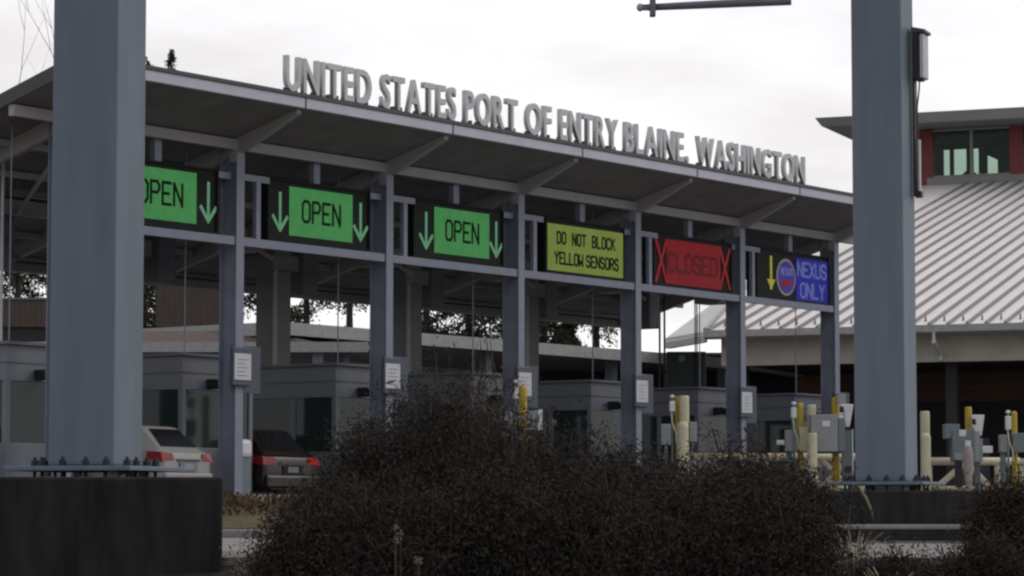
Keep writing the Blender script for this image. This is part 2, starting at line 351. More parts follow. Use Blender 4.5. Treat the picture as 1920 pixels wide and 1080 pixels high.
for i in range(-1, 6):
    s = i*BAY-.12
    if raf is None:
        mb = MB(); z = lambda b, d: zu(b)-.003-d
        prof = [(B0+.10, .03), (B0+.10, .09), (-.3, .30), (.5, .34), (7.0, .30), (7.0, .0)]
        pr = [(-.07, b, z(b, d)) for b, d in prof]+[]
        pr = [(-.07, B0+.10, z(B0+.10, 0))]+[(-.07, b, z(b, d)) for b, d in prof[1:]]
        mb.prism(pr, (.14, 0, 0)); raf = mb.build('rafter', M['rafter'], can, (s, 0, 0))
        mb = MB(); mb.box(-.235, 0, 0, .02, -.1, 6.82); mb.box(-.235, 0, .435, .455, -.1, 6.9); mb.box(-.13, -.105, .02, .435, -.1, 6.9)
        c0 = mb.build('column', M['beam'], can, (i*BAY, 0, 0))
        mb = MB(); mb.box(-.25, .01, .021, .2, 6.60, 6.96); h0 = mb.build('column_head', M['rafter'], can, (i*BAY, 0, 0))
        mb = MB(); mb.box(.02, BAY-.237, .03, .13, 4.93, 5.10); b0 = mb.build('sign_beam', M['beam'], can, (i*BAY, 0, 0))
        mb = MB(); mb.box(.02, .845, .06, .14, 6.27, 6.40); a0 = mb.build('sign_rail', M['beam'], can, (i*BAY, 0, 0))
        mb = MB(); mb.box(4.25, BAY-.237, .145, .23, 6.27, 6.40); a1 = mb.build('sign_rail', M['beam'], can, (i*BAY, 0, 0))
        mb = MB(); mb.box(.43, .56, .05, .15, 5.10, 6.27); p0 = mb.build('sign_post', M['beam'], can, (i*BAY, 0, 0))
        mb = MB(); mb.tube([(-.71, .95, 2.72), (-.71, .95, zu(.95))], .014, 6); r0 = mb.build('hanger_rod', M['beam'], can, (i*BAY, 0, 0))
        mb = MB(); mb.box(.6, 1.2, 3.9, 4.45, -.1, zu(4.45)-.34); mb.box(.45, 1.35, 3.8, 4.55, 5.0, 5.35)
        q0 = mb.build('rear_pillar', M['pillar'], can, (i*BAY, 0, 0), bevel=.03)
        mb = MB(); mb.tube([(.52, 3.8, -.1), (.52, 3.8, 5.0)], .05, 8); d0 = mb.build('downpipe', M['gutter'], can, (i*BAY, 0, 0))
        mb = MB(); mb.box(2.2, 2.75, 4.4, 5.3, 4.55, 5.75); e0 = mb.build('soffit_unit', M['panel_trim'], can, (i*BAY, 0, 0), bevel=.03)
        mb = MB(); mb.tube([(1.4, 2.0, 5.55), (3.2, 2.0, 5.0)], .05, 6); mb.box(2.9, 3.6, 2.6, 3.4, 5.2, 5.5); t0 = mb.build('soffit_brace', M['rafter'], can, (i*BAY, 0, 0))
        mb = MB(); mb.box(1.3, 2.9, 2.95, 3.15, zu(3)-.42, zu(3)-.30); mb.tube([(1.5, 3.05, zu(3)-.30), (1.5, 3.05, zu(3)-.02)], .015, 6); mb.tube([(2.7, 3.05, zu(3)-.30), (2.7, 3.05, zu(3)-.02)], .015, 6); f0 = mb.build('light_fitting', M['panel_trim'], can, (i*BAY, 0, 0))
        mb = MB(); mb.tube([(.0, .5, 6.25), (BAY*.5, 4.0, 5.62)], .045, 6); g0 = mb.build('diagonal_brace', M['rafter'], can, (i*BAY, 0, 0))
        mb = MB(); mb.tube([(-.2, 6.3, 5.0), (BAY-.2, 6.3, 5.0)], .06, 8); k0 = mb.build('conduit', M['boxdark'], can, (i*BAY, 0, 0))
    else:
        for src, dx in ((raf, -.12), (c0, 0), (h0, 0), (r0, 0))+(((q0, 0), (d0, 0)) if i < 4 else ())+(((b0, 0), (a0, 0), (a1, 0), (p0, 0), (e0, 0), (t0, 0), (f0, 0), (g0, 0), (k0, 0)) if i < 5 else ()):
            c = src.copy(); COL.objects.link(c); c.parent = can; c.location = (i*BAY+dx, 0, 0)

# ------------------------------------------------------------------ roof lettering
def glyph(ch, h):
    cu = bpy.data.curves.new("glyph", 'FONT'); cu.body = ch; cu.size = 1; cu.offset = .016; cu.extrude = 0.05; cu.resolution_u = 4
    o = bpy.data.objects.new("glyph", cu); COL.objects.link(o); dg = bpy.context.evaluated_depsgraph_get(); dg.update()
    me = bpy.data.meshes.new_from_object(o.evaluated_get(dg)); bpy.data.objects.remove(o); bpy.data.curves.remove(cu)
    return me
let = thing('roof_lettering', 'grey raised capital letters UNITED STATES PORT OF ENTRY BLAINE, WASHINGTON standing on canopy edge', 'lettering', FP(0, -1.5, 7.87), PHI)
CACHE = {}
CAPH = None
for w, s0, s1 in [('UNITED', -.53, 2.18), ('STATES', 2.53, 5.08), ('PORT', 5.4, 7.34), ('OF', 7.67, 8.63), ('ENTRY', 8.97, 11.31), ('BLAINE,', 11.61, 14.35), ('WASHINGTON', 14.75, 19.9)]:
    ws = []
    for ch in w:
        if ch not in CACHE:
            me = glyph(ch, 1); co = np.empty(len(me.vertices)*3); me.vertices.foreach_get('co', co); CACHE[ch] = (me, co.reshape(-1, 3))
        co = CACHE[ch][1]; ws.append((co[:, 0].min(), co[:, 0].max()))
    if CAPH is None:
        c = CACHE['E'][1]; CAPH = c[:, 1].max(); CAPB = c[:, 1].min()
    H = .70; k = H/(CAPH-CAPB)
    gap = .085; tot = sum(b-a for a, b in ws); kx = ((s1-s0)-gap*(len(w)-1))/tot; x = s0
    for ch, (a, b) in zip(w, ws):
        me0, co = CACHE[ch]; me = me0.copy(); me.name = 'letter'
        v = np.stack([(co[:, 0]-a)*kx, -co[:, 2], (co[:, 1]-CAPB)*k+.05], 1)
        if ch == ',': v[:, 2] = (co[:, 1]-CAPB)*k+.06
        me.vertices.foreach_set('co', v.reshape(-1)); me.materials.clear(); me.materials.append(M['letter'])
        lo = link('letter', me, let, (x, 0, 0))
        wd = (b-a)*kx
        for q in ((.2, .8) if wd > .2 else (.5,)): MB().box(wd*q-.02, wd*q+.02, -.02, .10, 0, .12).build('letter_leg', M['leg'], lo)
        x += wd+gap

# ------------------------------------------------------------------ lane signs
def arrow(mb, cx, z0, z1, w, t, y, solid=False):
    ribbon(mb, [(cx, z1), (cx, z0+t*.4)], t, y)
    if solid: mb.prism([(cx-w/2, y-.003, z0+(z1-z0)*.32), (cx, y-.003, z0), (cx+w/2, y-.003, z0+(z1-z0)*.32)], (0, .006, 0))
    else: ribbon(mb, [(cx-w/2, z0+w*.62), (cx, z0), (cx+w/2, z0+w*.62)], t, y)
def sign(i, label, x0, x1, z0=5.12, z1=6.42):
    t = thing('lane_sign', label, 'lane sign', FP(i*BAY, 0, 0), PHI, 'electronic lane signs under the canopy front')
    mb = MB(); mb.box(x0, x1, .14, .42, z0, z1); mb.box(x0, x1, .10, .14, z1-.04, z1); mb.box(x0, x1, .10, .14, z0, z0+.04)
    mb.box(x0, x0+.04, .10, .14, z0+.04, z1-.04); mb.box(x1-.04, x1, .10, .14, z0+.04, z1-.04)
    hs = mb.build('housing', M['black'], t)
    mb = MB(); mb.box((x0+x1)/2-.1, (x0+x1)/2+.1, .2, .34, z1, z1+.5); mb.build('hanger', M['beam'], t)
    return t
def panel(t, m, x0, x1, z0, z1, y=.125): return MB().box(x0, x1, y, .139, z0, z1).build('screen', m, t)
def text(t, m, txt, *a, **k):
    mb = MB(); led_text(mb, txt, *a, **k); return mb.build('lettering', m, t)
for i, lab, gx0, gx1, ax in ((-1, 'green OPEN lane sign partly hidden by the big left gantry column', 1.5, 3.565, (1.0, 3.93)),
                             (0, 'green OPEN lane sign with two arrows, second from left, above the maroon car', 1.56, 3.62, (1.27, 3.91)),
                             (1, 'green OPEN lane sign with two arrows, next to the yellow-green DO NOT BLOCK sign', 1.635, 3.665, (1.34, 3.95))):
    t = sign(i, lab, .85, 4.2)
    panel(t, M['green'], gx0, gx1, 5.27, 6.29)
    w = gx1-gx0; text(t, M['ink'], 'OPEN', gx0+w*.185, gx0+w*.81, 5.56, 6.05, .062, .119, gap=.42)
    for c in ax:
        mb = MB(); arrow(mb, c, 5.36, 6.12, .44, .075, .133); mb.build('arrow', M['garrow'], t)
t = sign(2, 'yellow-green lane sign reading DO NOT BLOCK YELLOW SENSORS', .98, 4.3)
panel(t, M['yellow'], 1.11, 4.27, 5.19, 6.285)
text(t, M['ink'], 'DO NOT BLOCK', 1.46, 3.92, 5.82, 6.13, .052, .119, gap=.50, space=1.15)
text(t, M['ink'], 'YELLOW SENSORS', 1.36, 4.07, 5.34, 5.65, .052, .119, gap=.42, space=.32)
t = sign(3, 'red CLOSED lane sign between two red crosses', .72, 4.38)
panel(t, M['red'], 1.35, 3.85, 5.19, 6.30)
text(t, M['redink'], 'CLOSED', 1.38, 3.72, 5.48, 6.0, .075, .119, gap=.40)
for c in (1.10, 4.08):
    mb = MB(); ribbon(mb, [(c-.25, 5.24), (c+.22, 6.25)], .095, .119); ribbon(mb, [(c-.25, 6.25), (c+.22, 5.24)], .095, .1165); mb.build('cross', M['redx'], t)
t = sign(4, 'dark lane sign with yellow arrow, round badge and blue NEXUS ONLY panel', .75, 4.52)
panel(t, M['blue'], 2.80, 4.47, 5.13, 6.28)
text(t, M['bluetext'], 'NEXUS', 2.85, 4.40, 5.78, 6.20, .06, .119, gap=.38)
text(t, M['bluetext'], 'ONLY', 3.0, 4.30, 5.22, 5.65, .06, .119, gap=.38)
mb = MB(); arrow(mb, 1.52, 5.36, 6.20, .42, .10, .133, True); mb.build('arrow', M['yarrow'], t)
def disc(mb, cx, cz, r, y, th=.01, n=28): mb.prism([(cx+r*math.cos(a), y, cz+r*1.0*math.sin(a)) for a in [2*math.pi*k/n for k in range(n)]], (0, th, 0))
mb = MB(); disc(mb, 2.28, 5.73, .49, .128); bd = mb.build('badge', M['ring'], t)
mb = MB(); disc(mb, 2.28, 5.73, .43, .122, .005); mb.build('badge_face', M['badge'], bd)
mb = MB(); led_text(mb, 'NEXUS', 1.98, 2.60, 5.78, 5.98, .035, .116, gap=.4); mb.build('badge_lettering', M['bluetext'], bd)
mb = MB(); mb.box(2.02, 2.54, .116, .121, 5.50, 5.64); mb.build('badge_bar', M['redx'], bd)

# ------------------------------------------------------------------ notice boxes on the columns
NL = {0: 'white notice in a dark holder on the column right of the first full OPEN sign post',
      1: '', 2: '', 3: '', 4: '', 5: ''}
NL = {0: 'white notice in dark holder on the column between the white car and the maroon car',
      1: 'white notice on the column between two green OPEN signs, half behind bare twigs',
      2: 'white notice on the column left of the yellow-green sign, behind a small yellow post',
      3: 'white notice in dark holder on the column between the yellow-green and red signs',
      4: 'white notice in dark holder on the column between the red and blue signs',
      5: 'small notice holder on the last column, above the tilted white reader'}
for i in range(6):
    dz = -.12 if i >= 4 else 0
    t = thing('notice_holder', NL[i], 'notice', FP(i*BAY, 0, dz), PHI, 'notice holders on the canopy columns')
    MB().box(-.42, .14, -.10, -.003, 2.08, 2.86).build('holder', M['holder'], t, bevel=.02)
    MB().box(-.30, .55, .022, .06, 1.95, 2.9).build('back_plate', M['holder'], t)
    mb = MB(); mb.box(-.39, .11, -.115, -.101, 2.2, 2.73); pp = mb.build('notice', M['paper'], t)
    mb = MB()
    for k in range(5): mb.box(-.3, .02-.1*(k % 2), -.118, -.1155, 2.6-.08*k, 2.615-.08*k)
    mb.build('text_line', M['boxdark'], pp)

# ------------------------------------------------------------------ inspection booths
BL = {-1: 'leftmost grey inspection booth, left of the big gantry column',
      0: 'grey inspection booth behind the white car', 1: 'grey inspection booth behind the maroon car',
      2: 'grey inspection booth behind the tallest part of the dark shrubs', 3: 'grey inspection booth below the yellow-green sign',
      4: 'grey inspection booth below the red CLOSED sign', 5: 'grey inspection booth at the last column below the blue sign'}
proto = {}
for i in range(-1, 6):
    t = thing('inspection_booth', BL[i], 'booth', FP(i*BAY, 0, 0), PHI, 'inspection booths in the lanes')
    def put(key, fn):
        if key not in proto: proto[key] = fn()
        else:
            c = proto[key].copy(); COL.objects.link(c); c.parent = t; proto_new[key] = c
    proto_new = {}
    X0, X1, Y0, Y1, ZB, ZT = -.71, 1.45, 1.0, 3.6, -.1, 2.7
    def walls():
        mb = MB()
        mb.box(X0, X1, Y0, Y1, 2.02, ZT)                     # upper band
        mb.box(X0, X1, Y0, Y1, ZB, .85)                      # base
        for x in (X0, X1-.12):
            for y in (Y0, Y1-.12): mb.box(x, x+.12, y, y+.12, .85, 2.02)
        mb.box(X0, X0+.1, Y0+1.15, Y0+1.27, .85, 2.02)
        return mb.build('wall', M['panel'], t, bevel=.01)
    def trim(): return MB().box(X0-.02, X1+.02, Y0-.02, Y1+.02, 2.36, 2.385).build('trim', M['panel_trim'], t)
    def cap(): return MB().box(X0-.08, X1+.08, Y0-.08, Y1+.08, ZT+.003, ZT+.06).build('roof', M['panel_trim'], t)
    def core(): return MB().box(X0+.5, X1-.3, Y0+.7, Y1-.3, .855, 1.9).build('interior', M['dark'], t)
    def win1(): return MB().box(X0+.122, X1-.122, Y0+.03, Y0+.05, .853, 2.017).build('front_window', M['glass'], t)
    def win2(): return MB().box(X0+.03, X0+.05, Y0+.122, Y0+1.147, .853, 2.017).build('side_window', M['glass'], t)
    def win3(): return MB().box(X0+.03, X0+.05, Y0+1.273, Y1-.122, .853, 2.017).build('side_window', M['glass'], t)
    def camm():
        mb = MB(); mb.box(.0, .24, Y0-.3, Y0-.003, 2.05, 2.25); mb.tube([(.12, Y0-.42, 2.12), (.12, Y0-.3, 2.15)], .09, 8); return mb.build('booth_camera', M['blackbox'], t, bevel=.02)
    for key, fn in (('w', walls), ('t', trim), ('c', cap), ('i', core), ('1', win1), ('2', win2), ('3', win3), ('k', camm)): put(key, fn)

# ------------------------------------------------------------------ big gantry columns in front
def gantry(name, x1, Y, ang, size, ptop, pbot, label, plabel, half, hd, prz):
    # x1: pixel of the near vertical edge
    E = at(x1, 900, Y); a = math.radians(ang); e = Vector((math.cos(a), -math.sin(a), 0)); u = Vector((math.sin(a), math.cos(a), 0))
    c = E-e*size/2+u*size/2
    t = thing(name, label, 'column', (c.x, c.y, ptop), -a, 'big steel gantry columns')
    h = size/2
    MB().box(-h, h, -h, h, .105, 9).build('shaft', M['gantry'], t, bevel=.02)
    MB().box(-h-.27, h+.27, -h-.27, h+.27, .065, .104).build('base_plate', M['gantry'], t, bevel=.006)
    k = 0
    bs = None
    for q in (-.36, -.13, .13, .36):
        for (x, y) in ((q*size*1.35, -h-.12), (q*size*1.35, h+.12), (-h-.12, q*size*1.35), (h+.12, q*size*1.35)):
            if bs is None:
                mb = MB(); mb.lathe([(.015, -.02), (.015, .105), (.042, .106), (.042, .118), (.034, .12), (.034, .155), (.016, .156), (.016, .178), (.012, .182)], n=6); bs = mb.build('bolt', M['bolt'], t, (x, y, 0))
            else:
                o = bs.copy(); COL.objects.link(o); o.parent = t; o.location = (x, y, 0)
    mb = MB()
    for x in (-.3, .3):
        for y in (-.3, .3): mb.box(x-.03, x+.03, y-.03, y+.03, 0, .064)
    mb.build('shim', M['paper'], t)
    p = thing('concrete_pedestal', plabel, 'pedestal', (c.x, c.y, 0), math.radians(prz), 'concrete pedestals under the gantry columns')
    mb = MB(); mb.box(-half, half, -hd, hd, pbot, ptop-.002); mb.build('block', M['conc'], p, bevel=.025)
    return t, c, a, p
tL, cL, aL, pL = gantry('gantry_column', 212, 23.6, 16.5, .59, -.18, -1.6, 'big blue-grey square steel column standing at the left, bolted to the wide dark concrete pedestal',
       'wide dark concrete pedestal under the left steel column', 1.03, 1.95, 6.5)
tR, cR, aR, pR = gantry('gantry_column', 1698, 33.2, 21.5, .60, -.205, -.9, 'big blue-grey square steel column standing at the right, with an equipment box on its side',
       'low dark concrete pedestal under the right steel column', 1.05, .8, -8)
mb = MB(); mb.box(-1.5, 1.5, -1.3, 1.3, -.9, -.59); o = mb.build('plinth', M['pale_conc'], pR, bevel=.03)
mb = MB(); mb.box(-1.5, 1.5, -1.306, -1.301, -.77, -.64); mb.build('plinth_face', M['conc'], pR)
# overhead pipe arm with its drop hanger and the beam it hangs from (beam above the frame)
A = at(1200, 14, 31.0); B = at(1483, 1, 31.0)
t = thing('overhead_arm', 'grey horizontal pipe arm with ball end hanging in the sky above the lettering', 'pipe arm', A)
d = B-A
mb = MB(); mb.tube([Vector((.08, 0, 0)), d], [.038, .052], 10); mb.build('pipe', M['panel_trim'], t, smooth=True)
mb = MB(); mb.lathe([(.01, -.045), (.032, -.03), (.04, 0), (.032, .03), (.01, .045)], n=12); mb.build('ball', M['gutter'], t, smooth=True)
mb = MB(); mb.box(.0, .1, -.03, .03, -.03, .03); mb.build('neck', M['panel_trim'], t)
mb = MB(); mb.box(.105, .17, -.06, .06, -.10, .12); mb.build('clamp', M['panel_trim'], t, bevel=.01)
mb = MB(); mb.box(d.x-.4, d.x, -.05, .05, d.z+.03, 3.5); mb.build('drop_hanger', M['leg'], t)
# equipment box on right column
bl = at(1728, 80, 33.6)
t = thing('equipment_box', 'pale equipment box with dark cap on the right side of the right gantry column', 'equipment box', (bl.x, bl.y, 0), -aR)
zt = lambda y: at(1733, y, 33.6).z
mb = MB(); mb.box(-.075, .0, -.15, .15, zt(150), zt(66)); mb.build('housing', M['blackbox'], t)
mb = MB(); mb.box(.003, .05, -.13, .13, zt(148), zt(66)); mb.build('cover', M['paper'], t, bevel=.008)
mb = MB(); mb.prism([(-.09, -.16, zt(53)), (.075, -.16, zt(59)), (.075, -.16, zt(64)), (-.09, -.16, zt(65.5))], (0, .32, 0)); mb.build('cap', M['leg'], t)
mb = MB(); mb.box(-.10, -.078, -.07, .07, zt(368), zt(67)); mb.build('mounting_strip', M['blackbox'], t)
mb = MB(); mb.tube([(-.03, 0, zt(150)), (-.035, 0, zt(166)), (-.062, 0, zt(200)), (-.066, 0, zt(360))], .010, 6); mb.build('cable', M['blackbox'], t)
mb = MB(); mb.box(-.052, -.030, -.03, .03, zt(358), zt(262)); mb.build('conduit', M['paper'], t)
mb = MB(); mb.box(-.085, -.01, -.05, .05, zt(370), zt(359)); mb.build('junction', M['blackbox'], t)

# ------------------------------------------------------------------ vehicles
def car(name, label, s, b, paint, hgt=1.5, wid=1.8, lit=False, z=-.25, rz=0, trim='boxdark', pm='plate'):
    t = thing(name, label, 'car', FP(s, b, z), PHI+rz, 'cars waiting in the lanes')
    w = wid/2; H = hgt
    # stations along length y: (y, bottom z, belt z, roof z, half width body, half width belt, half width roof)
    st = [(0.0, .42, .80, .82, w*.88, w*.90, w*.86), (.05, .30, .92, .95, w*.96, w*.95, w*.84), (.16, .25, .98, 1.02, w, w*.96, w*.80),
          (.62, .22, 1.0, H-.06, w, w*.965, w*.70), (.80, .22, .99, H-.02, w, w*.965, w*.72), (1.7, .22, .96, H, w, w*.965, w*.74), (2.4, .22, .93, H-.06, w, w*.965, w*.73),
          (3.25, .22, .91, .96, w, w*.95, w*.78), (4.1, .25, .80, .83, w*.97, w*.92, w*.75), (4.4, .35, .62, .64, w*.82, w*.80, w*.7)]
    mb = MB(); rings = []
    for (y, zb, zl, zr, wb, wl, wr) in st:
        i = len(mb.v); rings.append(i)
        zm = zb+(zl-zb)*.5
        half = [(wb*.9, zb), (wb, zb+.12), (wb*1.0, zm), (wl, zl), (wr, max(zl+.005, zr-.05)), (wr*.85, zr)]
        mb.v += [(x, y, zz) for x, zz in half]+[(-x, y, zz) for x, zz in reversed(half)]
    n = 12
    for r0, r1 in zip(rings, rings[1:]):
        for j in range(n): mb.f.append((r0+j, r0+(j+1)%n, r1+(j+1)%n, r1+j))
    mb.f.append(tuple(rings[0]+j for j in reversed(range(n)))); mb.f.append(tuple(rings[-1]+j for j in range(n)))
    body = mb.build('body', paint, t, smooth=True, bevel=.045)
    wn = body.modifiers.new('wn', 'WEIGHTED_NORMAL'); wn.keep_sharp = False
    # rear window: between station 2 (y=.16) and 3 (y=.62)
    def lerp(a, b, k): return a+(b-a)*k
    a, bb = st[2], st[3]
    mb = MB(); pts = []
    for k, f_ in ((.10, .88), (.92, .80)):
        y = lerp(a[0], bb[0], k); zz = lerp(a[3], bb[3], k)+.012; x = lerp(a[6], bb[6], k)*f_
        pts.append((x, y-.014, zz))
    mb.prism([(-pts[0][0], pts[0][1], pts[0][2]), (pts[0][0], pts[0][1], pts[0][2]), (pts[1][0], pts[1][1], pts[1][2]), (-pts[1][0], pts[1][1], pts[1][2])], (0, .012, -.01))
    mb.build('rear_window', M['carglass'], t)
    for sgn in (-1, 1):
        mb = MB()
        q = [(1.0, .10, .0), (2.35, .10, .0), (2.25, .80, 0), (.95, .86, 0), (.62, .40, 0)]
        pl = []
        for y, k, _ in [(.60, .12, 0), (3.0, .10, 0), (2.42, .84, 0), (.98, .86, 0)]:
            for s0_, s1_ in zip(st, st[1:]):
                if s0_[0] <= y <= s1_[0]:
                    f_ = (y-s0_[0])/(s1_[0]-s0_[0]); zl = lerp(s0_[2], s1_[2], f_); zr = lerp(s0_[3], s1_[3], f_)-.05; wl = lerp(s0_[5], s1_[5], f_); wr = lerp(s0_[6], s1_[6], f_)
                    pl.append((sgn*(lerp(wl, wr, k)+.010), y, lerp(zl, zr, k))); break
        mb.prism(pl if sgn < 0 else pl[::-1], (sgn*.006, 0, .002)); mb.build('side_window', M['carglass'], t)
        # tail lamp wrapping the corner
        mb = MB()
        mb.prism([(sgn*w*.55, -.012, .80), (sgn*w*.60, .0, .93), (sgn*w*.97, .05, .955), (sgn*w*.985, .0, .77)], (0, .06, 0))
        mb.prism([(sgn*w*.985, .02, .77), (sgn*w*.97, .05, .955), (sgn*(w*.985), .36, .97), (sgn*(w*1.012), .36, .82)], (sgn*.008, 0, 0))
        mb.build('tail_lamp', M['taillit'] if lit and sgn > 0 else M['tail'], t)
        mb = MB(); mb.box(sgn*w+(0 if sgn > 0 else -.2), sgn*w+(.2 if sgn > 0 else 0), 2.75, 2.87, .98, 1.12); mb.build('mirror', paint, t, bevel=.02)
        for y in (.85, 3.45):
            mb = MB(); i = len(mb.v); N = 20
            for xx, rr in ((-.1, .30), (-.1, .325), (.1, .325), (.1, .30)):
                for j in range(N): mb.v.append((xx, rr*math.cos(2*math.pi*j/N), rr*math.sin(2*math.pi*j/N)))
            for r in range(3):
                for j in range(N): mb.f.append((r*N+j, r*N+(j+1)%N, (r+1)*N+(j+1)%N, (r+1)*N+j))
            mb.f.append(tuple(reversed(range(N)))); mb.f.append(tuple(range(3*N, 4*N)))
            wh = mb.build('wheel', M['tyre'], t, (sgn*(w-.09), y, .325))
            mb = MB(); mb.tube([(sgn*.101, 0, 0), (sgn*.112, 0, 0)], .2, 14); mb.build('rim', M['rim'], wh)
    MB().box(-w*.93, w*.93, -.06, .12, .30, .56).build('bumper', paint, t, bevel=.04)
    MB().box(-.30, .30, -.028, .05, .59, .765).build('plate_recess', M[trim], t)
    MB().box(-.17, .17, -.038, -.029, .62, .74).build('licence_plate', M[pm], t)
    MB().box(-.4, .4, -.04, .03, .79, .82).build('tailgate_trim', M['leg'], t)
    MB().box(-.05, .05, .03, .05, .86, .91).build('emblem', M['boxdark'], t)
    MB().box(-w*.8, w*.8, -.05, .05, .26, .30).build('valance', M['tyre'], t)
    return t
car('hatchback_car', 'pale silver hatchback with red tail lamps beside the left gantry column', -2.12, -.45, M['carwhite'], 1.50, 1.78, rz=.16)
car('maroon_car', 'dark maroon car with lit red tail lamp, partly behind the shrubs', 2.42, .75, M['carred'], 1.56, 1.84, True, trim='tyre', pm='boxdark')
car('parked_car', 'dark grey-blue car half hidden behind the left gantry column', -6.6, 1.5, M['cargrey'], 1.45, 1.78)
t = thing('white_cabinet', 'low white rounded cabinet beside the column next to the maroon car', 'cabinet', FP(.62, .6, -.1), PHI)
MB().box(-.02, .32, 0, .3, 0, .75).build('plinth', M['boxdark'], t)
MB().box(-.05, .36, -.03, .33, .753, 1.14).build('body', M['white'], t, bevel=.09)

# ------------------------------------------------------------------ lane equipment
def post(name, label, x0, x1, ytop, Y, m, group=None, round_top=True, zb=-.26, ybot=None):
    c = at((x0+x1)/2, ytop, Y); r = (x1-x0)/2*Y/FPX; z1 = c.z
    t = thing(name, label, 'bollard', (c.x, c.y, zb), 0, group)
    h = z1-zb; mb = MB()
    prof = [(r, 0), (r, h-r*.8), (r*.85, h-r*.35), (r*.5, h-r*.08), (.01, h)] if round_top else [(r, 0), (r, h-.03), (r*.85, h)]
    mb.lathe(prof, n=16); mb.build('post', m, t, smooth=False); 
    mb = MB(); mb.lathe([(r*1.7, 0), (r*1.7, .02), (r*1.05, .03)], n=16); mb.build('base_flange', m, t)
    return t
def boxat(mb, ref, x0, x1, y0, y1, Y, dep, dy=0):
    a = at(x0, y1, Y); b = at(x1, y0, Y)
    mb.box(a.x-ref.x, b.x-ref.x, dy, dy+dep, a.z-ref.z, b.z-ref.z); return mb
def camera_post(label, cx, ytop, Y, ybox0, ybox1, cable=True):
    c = at(cx, ytop, Y); c.z = -.26; zz = lambda y: at(cx, y, Y).z+.26
    t = thing('camera_post', label, 'camera post', c, 0, 'small white camera posts')
    k = Y/FPX
    mb = MB(); mb.tube([(0, .05, 0), (0, .05, zz(ybox0))], 2.2*k, 8); mb.build('pole', M['boxdark'], t)
    mb = MB(); mb.box(-5*k, 5*k, -.08, .1, zz(ybox1), zz(ybox0)); mb.build('camera', M['white'], t, bevel=.02)
    mb = MB(); zt_ = zz(ytop); mb.lathe([(.01, zt_-8*k), (4*k, zt_-5.5*k), (5*k, zt_-4*k), (4*k, zt_-1.5*k), (.01, zt_)], n=10); mb.build('beacon', M['white'], t, smooth=True)
    mb = MB(); mb.tube([(0, -.02, zt_-8*k), (0, -.02, zz(ybox0))], 1.5*k, 6); mb.build('neck', M['boxdark'], t)
    if cable:
        mb = MB(); mb.tube([(-2*k, -.05, zz(ybox1)), (0, -.06, zz(ybox1+20)), (7*k, -.06, zz(ybox1+40)), (8*k, -.06, zz(ybox1+60))], 1.2*k, 6); mb.build('cable', M['cream'], t)
    return t
def cabinet(name, label, parts, Y, cat='cabinet', leg=None, legm=None):
    x0 = min(p[2] for p in parts); x1 = max(p[3] for p in parts); yb = max(p[5] for p in parts)
    ref = at((x0+x1)/2, yb, Y); ref.z = -.26
    t = thing(name, label, cat, ref)
    for nm, m, a, b, c, d, dep, dy in parts:
        mb = MB(); boxat(mb, ref, a, b, c, d, Y, dep, dy); mb.build(nm, m, t, bevel=.015)
    if leg:
        mb = MB(); boxat(mb, ref, leg[0], leg[1], yb, 975, Y, .12, .12); mb.build('leg', legm or M['ybol'], t)
    return t
YB = 'yellow bollards among the lane equipment'
CB = 'cream bollards among the lane equipment'
# group right of the last column
post('yellow_bollard', 'yellow round-topped bollard left of the large grey cabinet', 1494, 1506, 755, 68.6, M['ybol'], YB)
post('cream_bollard', 'cream bollard just left of the large grey cabinet', 1513, 1530, 759, 68.6, M['cream'], CB, False)
post('yellow_bollard', 'yellow bollard with cream top in front of the cream bollard, beside the grey cabinet', 1514, 1532, 812, 67.5, M['cream'], YB, False)
post('yellow_bollard', 'tall yellow bollard rising behind the large grey cabinet', 1559, 1573, 745, 68.7, M['ybol'], YB, False)
camera_post('white camera post with ball top and cable left of the grey cabinet', 1488, 753, 68, 764, 784)
cabinet('equipment_cabinet', 'pale grey boxes below the camera post, with a white horn at the left', [('body', M['box'], 1473, 1490, 806, 847, .3, 0), ('body', M['cream'], 1499, 1516, 801, 846, .3, 0), ('horn', M['white'], 1457, 1472, 825, 834, .16, .05)], 68.2, leg=(1476, 1486), legm=M['boxdark'])
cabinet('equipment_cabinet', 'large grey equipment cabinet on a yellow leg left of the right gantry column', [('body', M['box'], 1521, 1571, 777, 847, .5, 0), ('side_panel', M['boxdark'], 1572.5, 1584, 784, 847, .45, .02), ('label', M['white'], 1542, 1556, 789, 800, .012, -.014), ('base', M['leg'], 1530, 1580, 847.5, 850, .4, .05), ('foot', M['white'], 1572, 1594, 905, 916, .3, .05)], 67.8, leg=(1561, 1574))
c = at(1587, 780, 68.4); c.z = -.26
t = thing('card_reader', 'tilted white reader head next to the right gantry column', 'card reader', c)
k = 68.4/FPX; zz = lambda y: at(1587, y, 68.4).z+.26
mb = MB(); mb.prism([(-13*k, -.1, zz(758)), (13*k, -.1, zz(758)), (5*k, -.1, zz(801)), (-3*k, -.1, zz(800)), (-6*k, -.1, zz(770))], (0, .2, 0)); mb.build('head', M['white'], t, bevel=.02)
mb = MB(); mb.box(-14*k, -6*k, -.13, -.101, zz(774), zz(763)); mb.build('lens', M['blackbox'], t)
mb = MB(); mb.box(-17*k, 0, .05, .2, zz(757), zz(740)); mb.build('hood', M['box'], t, bevel=.02)
mb = MB(); mb.box(-8*k, 10*k, 0, .2, 0, zz(806)); mb.build('stand', M['boxdark'], t)
mb = MB(); mb.box(10*k, 12.5*k, -.02, .2, 0, zz(805)); mb.build('stand_edge', M['white'], t)
mb = MB(); mb.tube([(1*k, -.1, zz(880)), (1*k, -.2, zz(880))], 7*k, 12); mb.build('hose_reel', M['blackbox'], t)
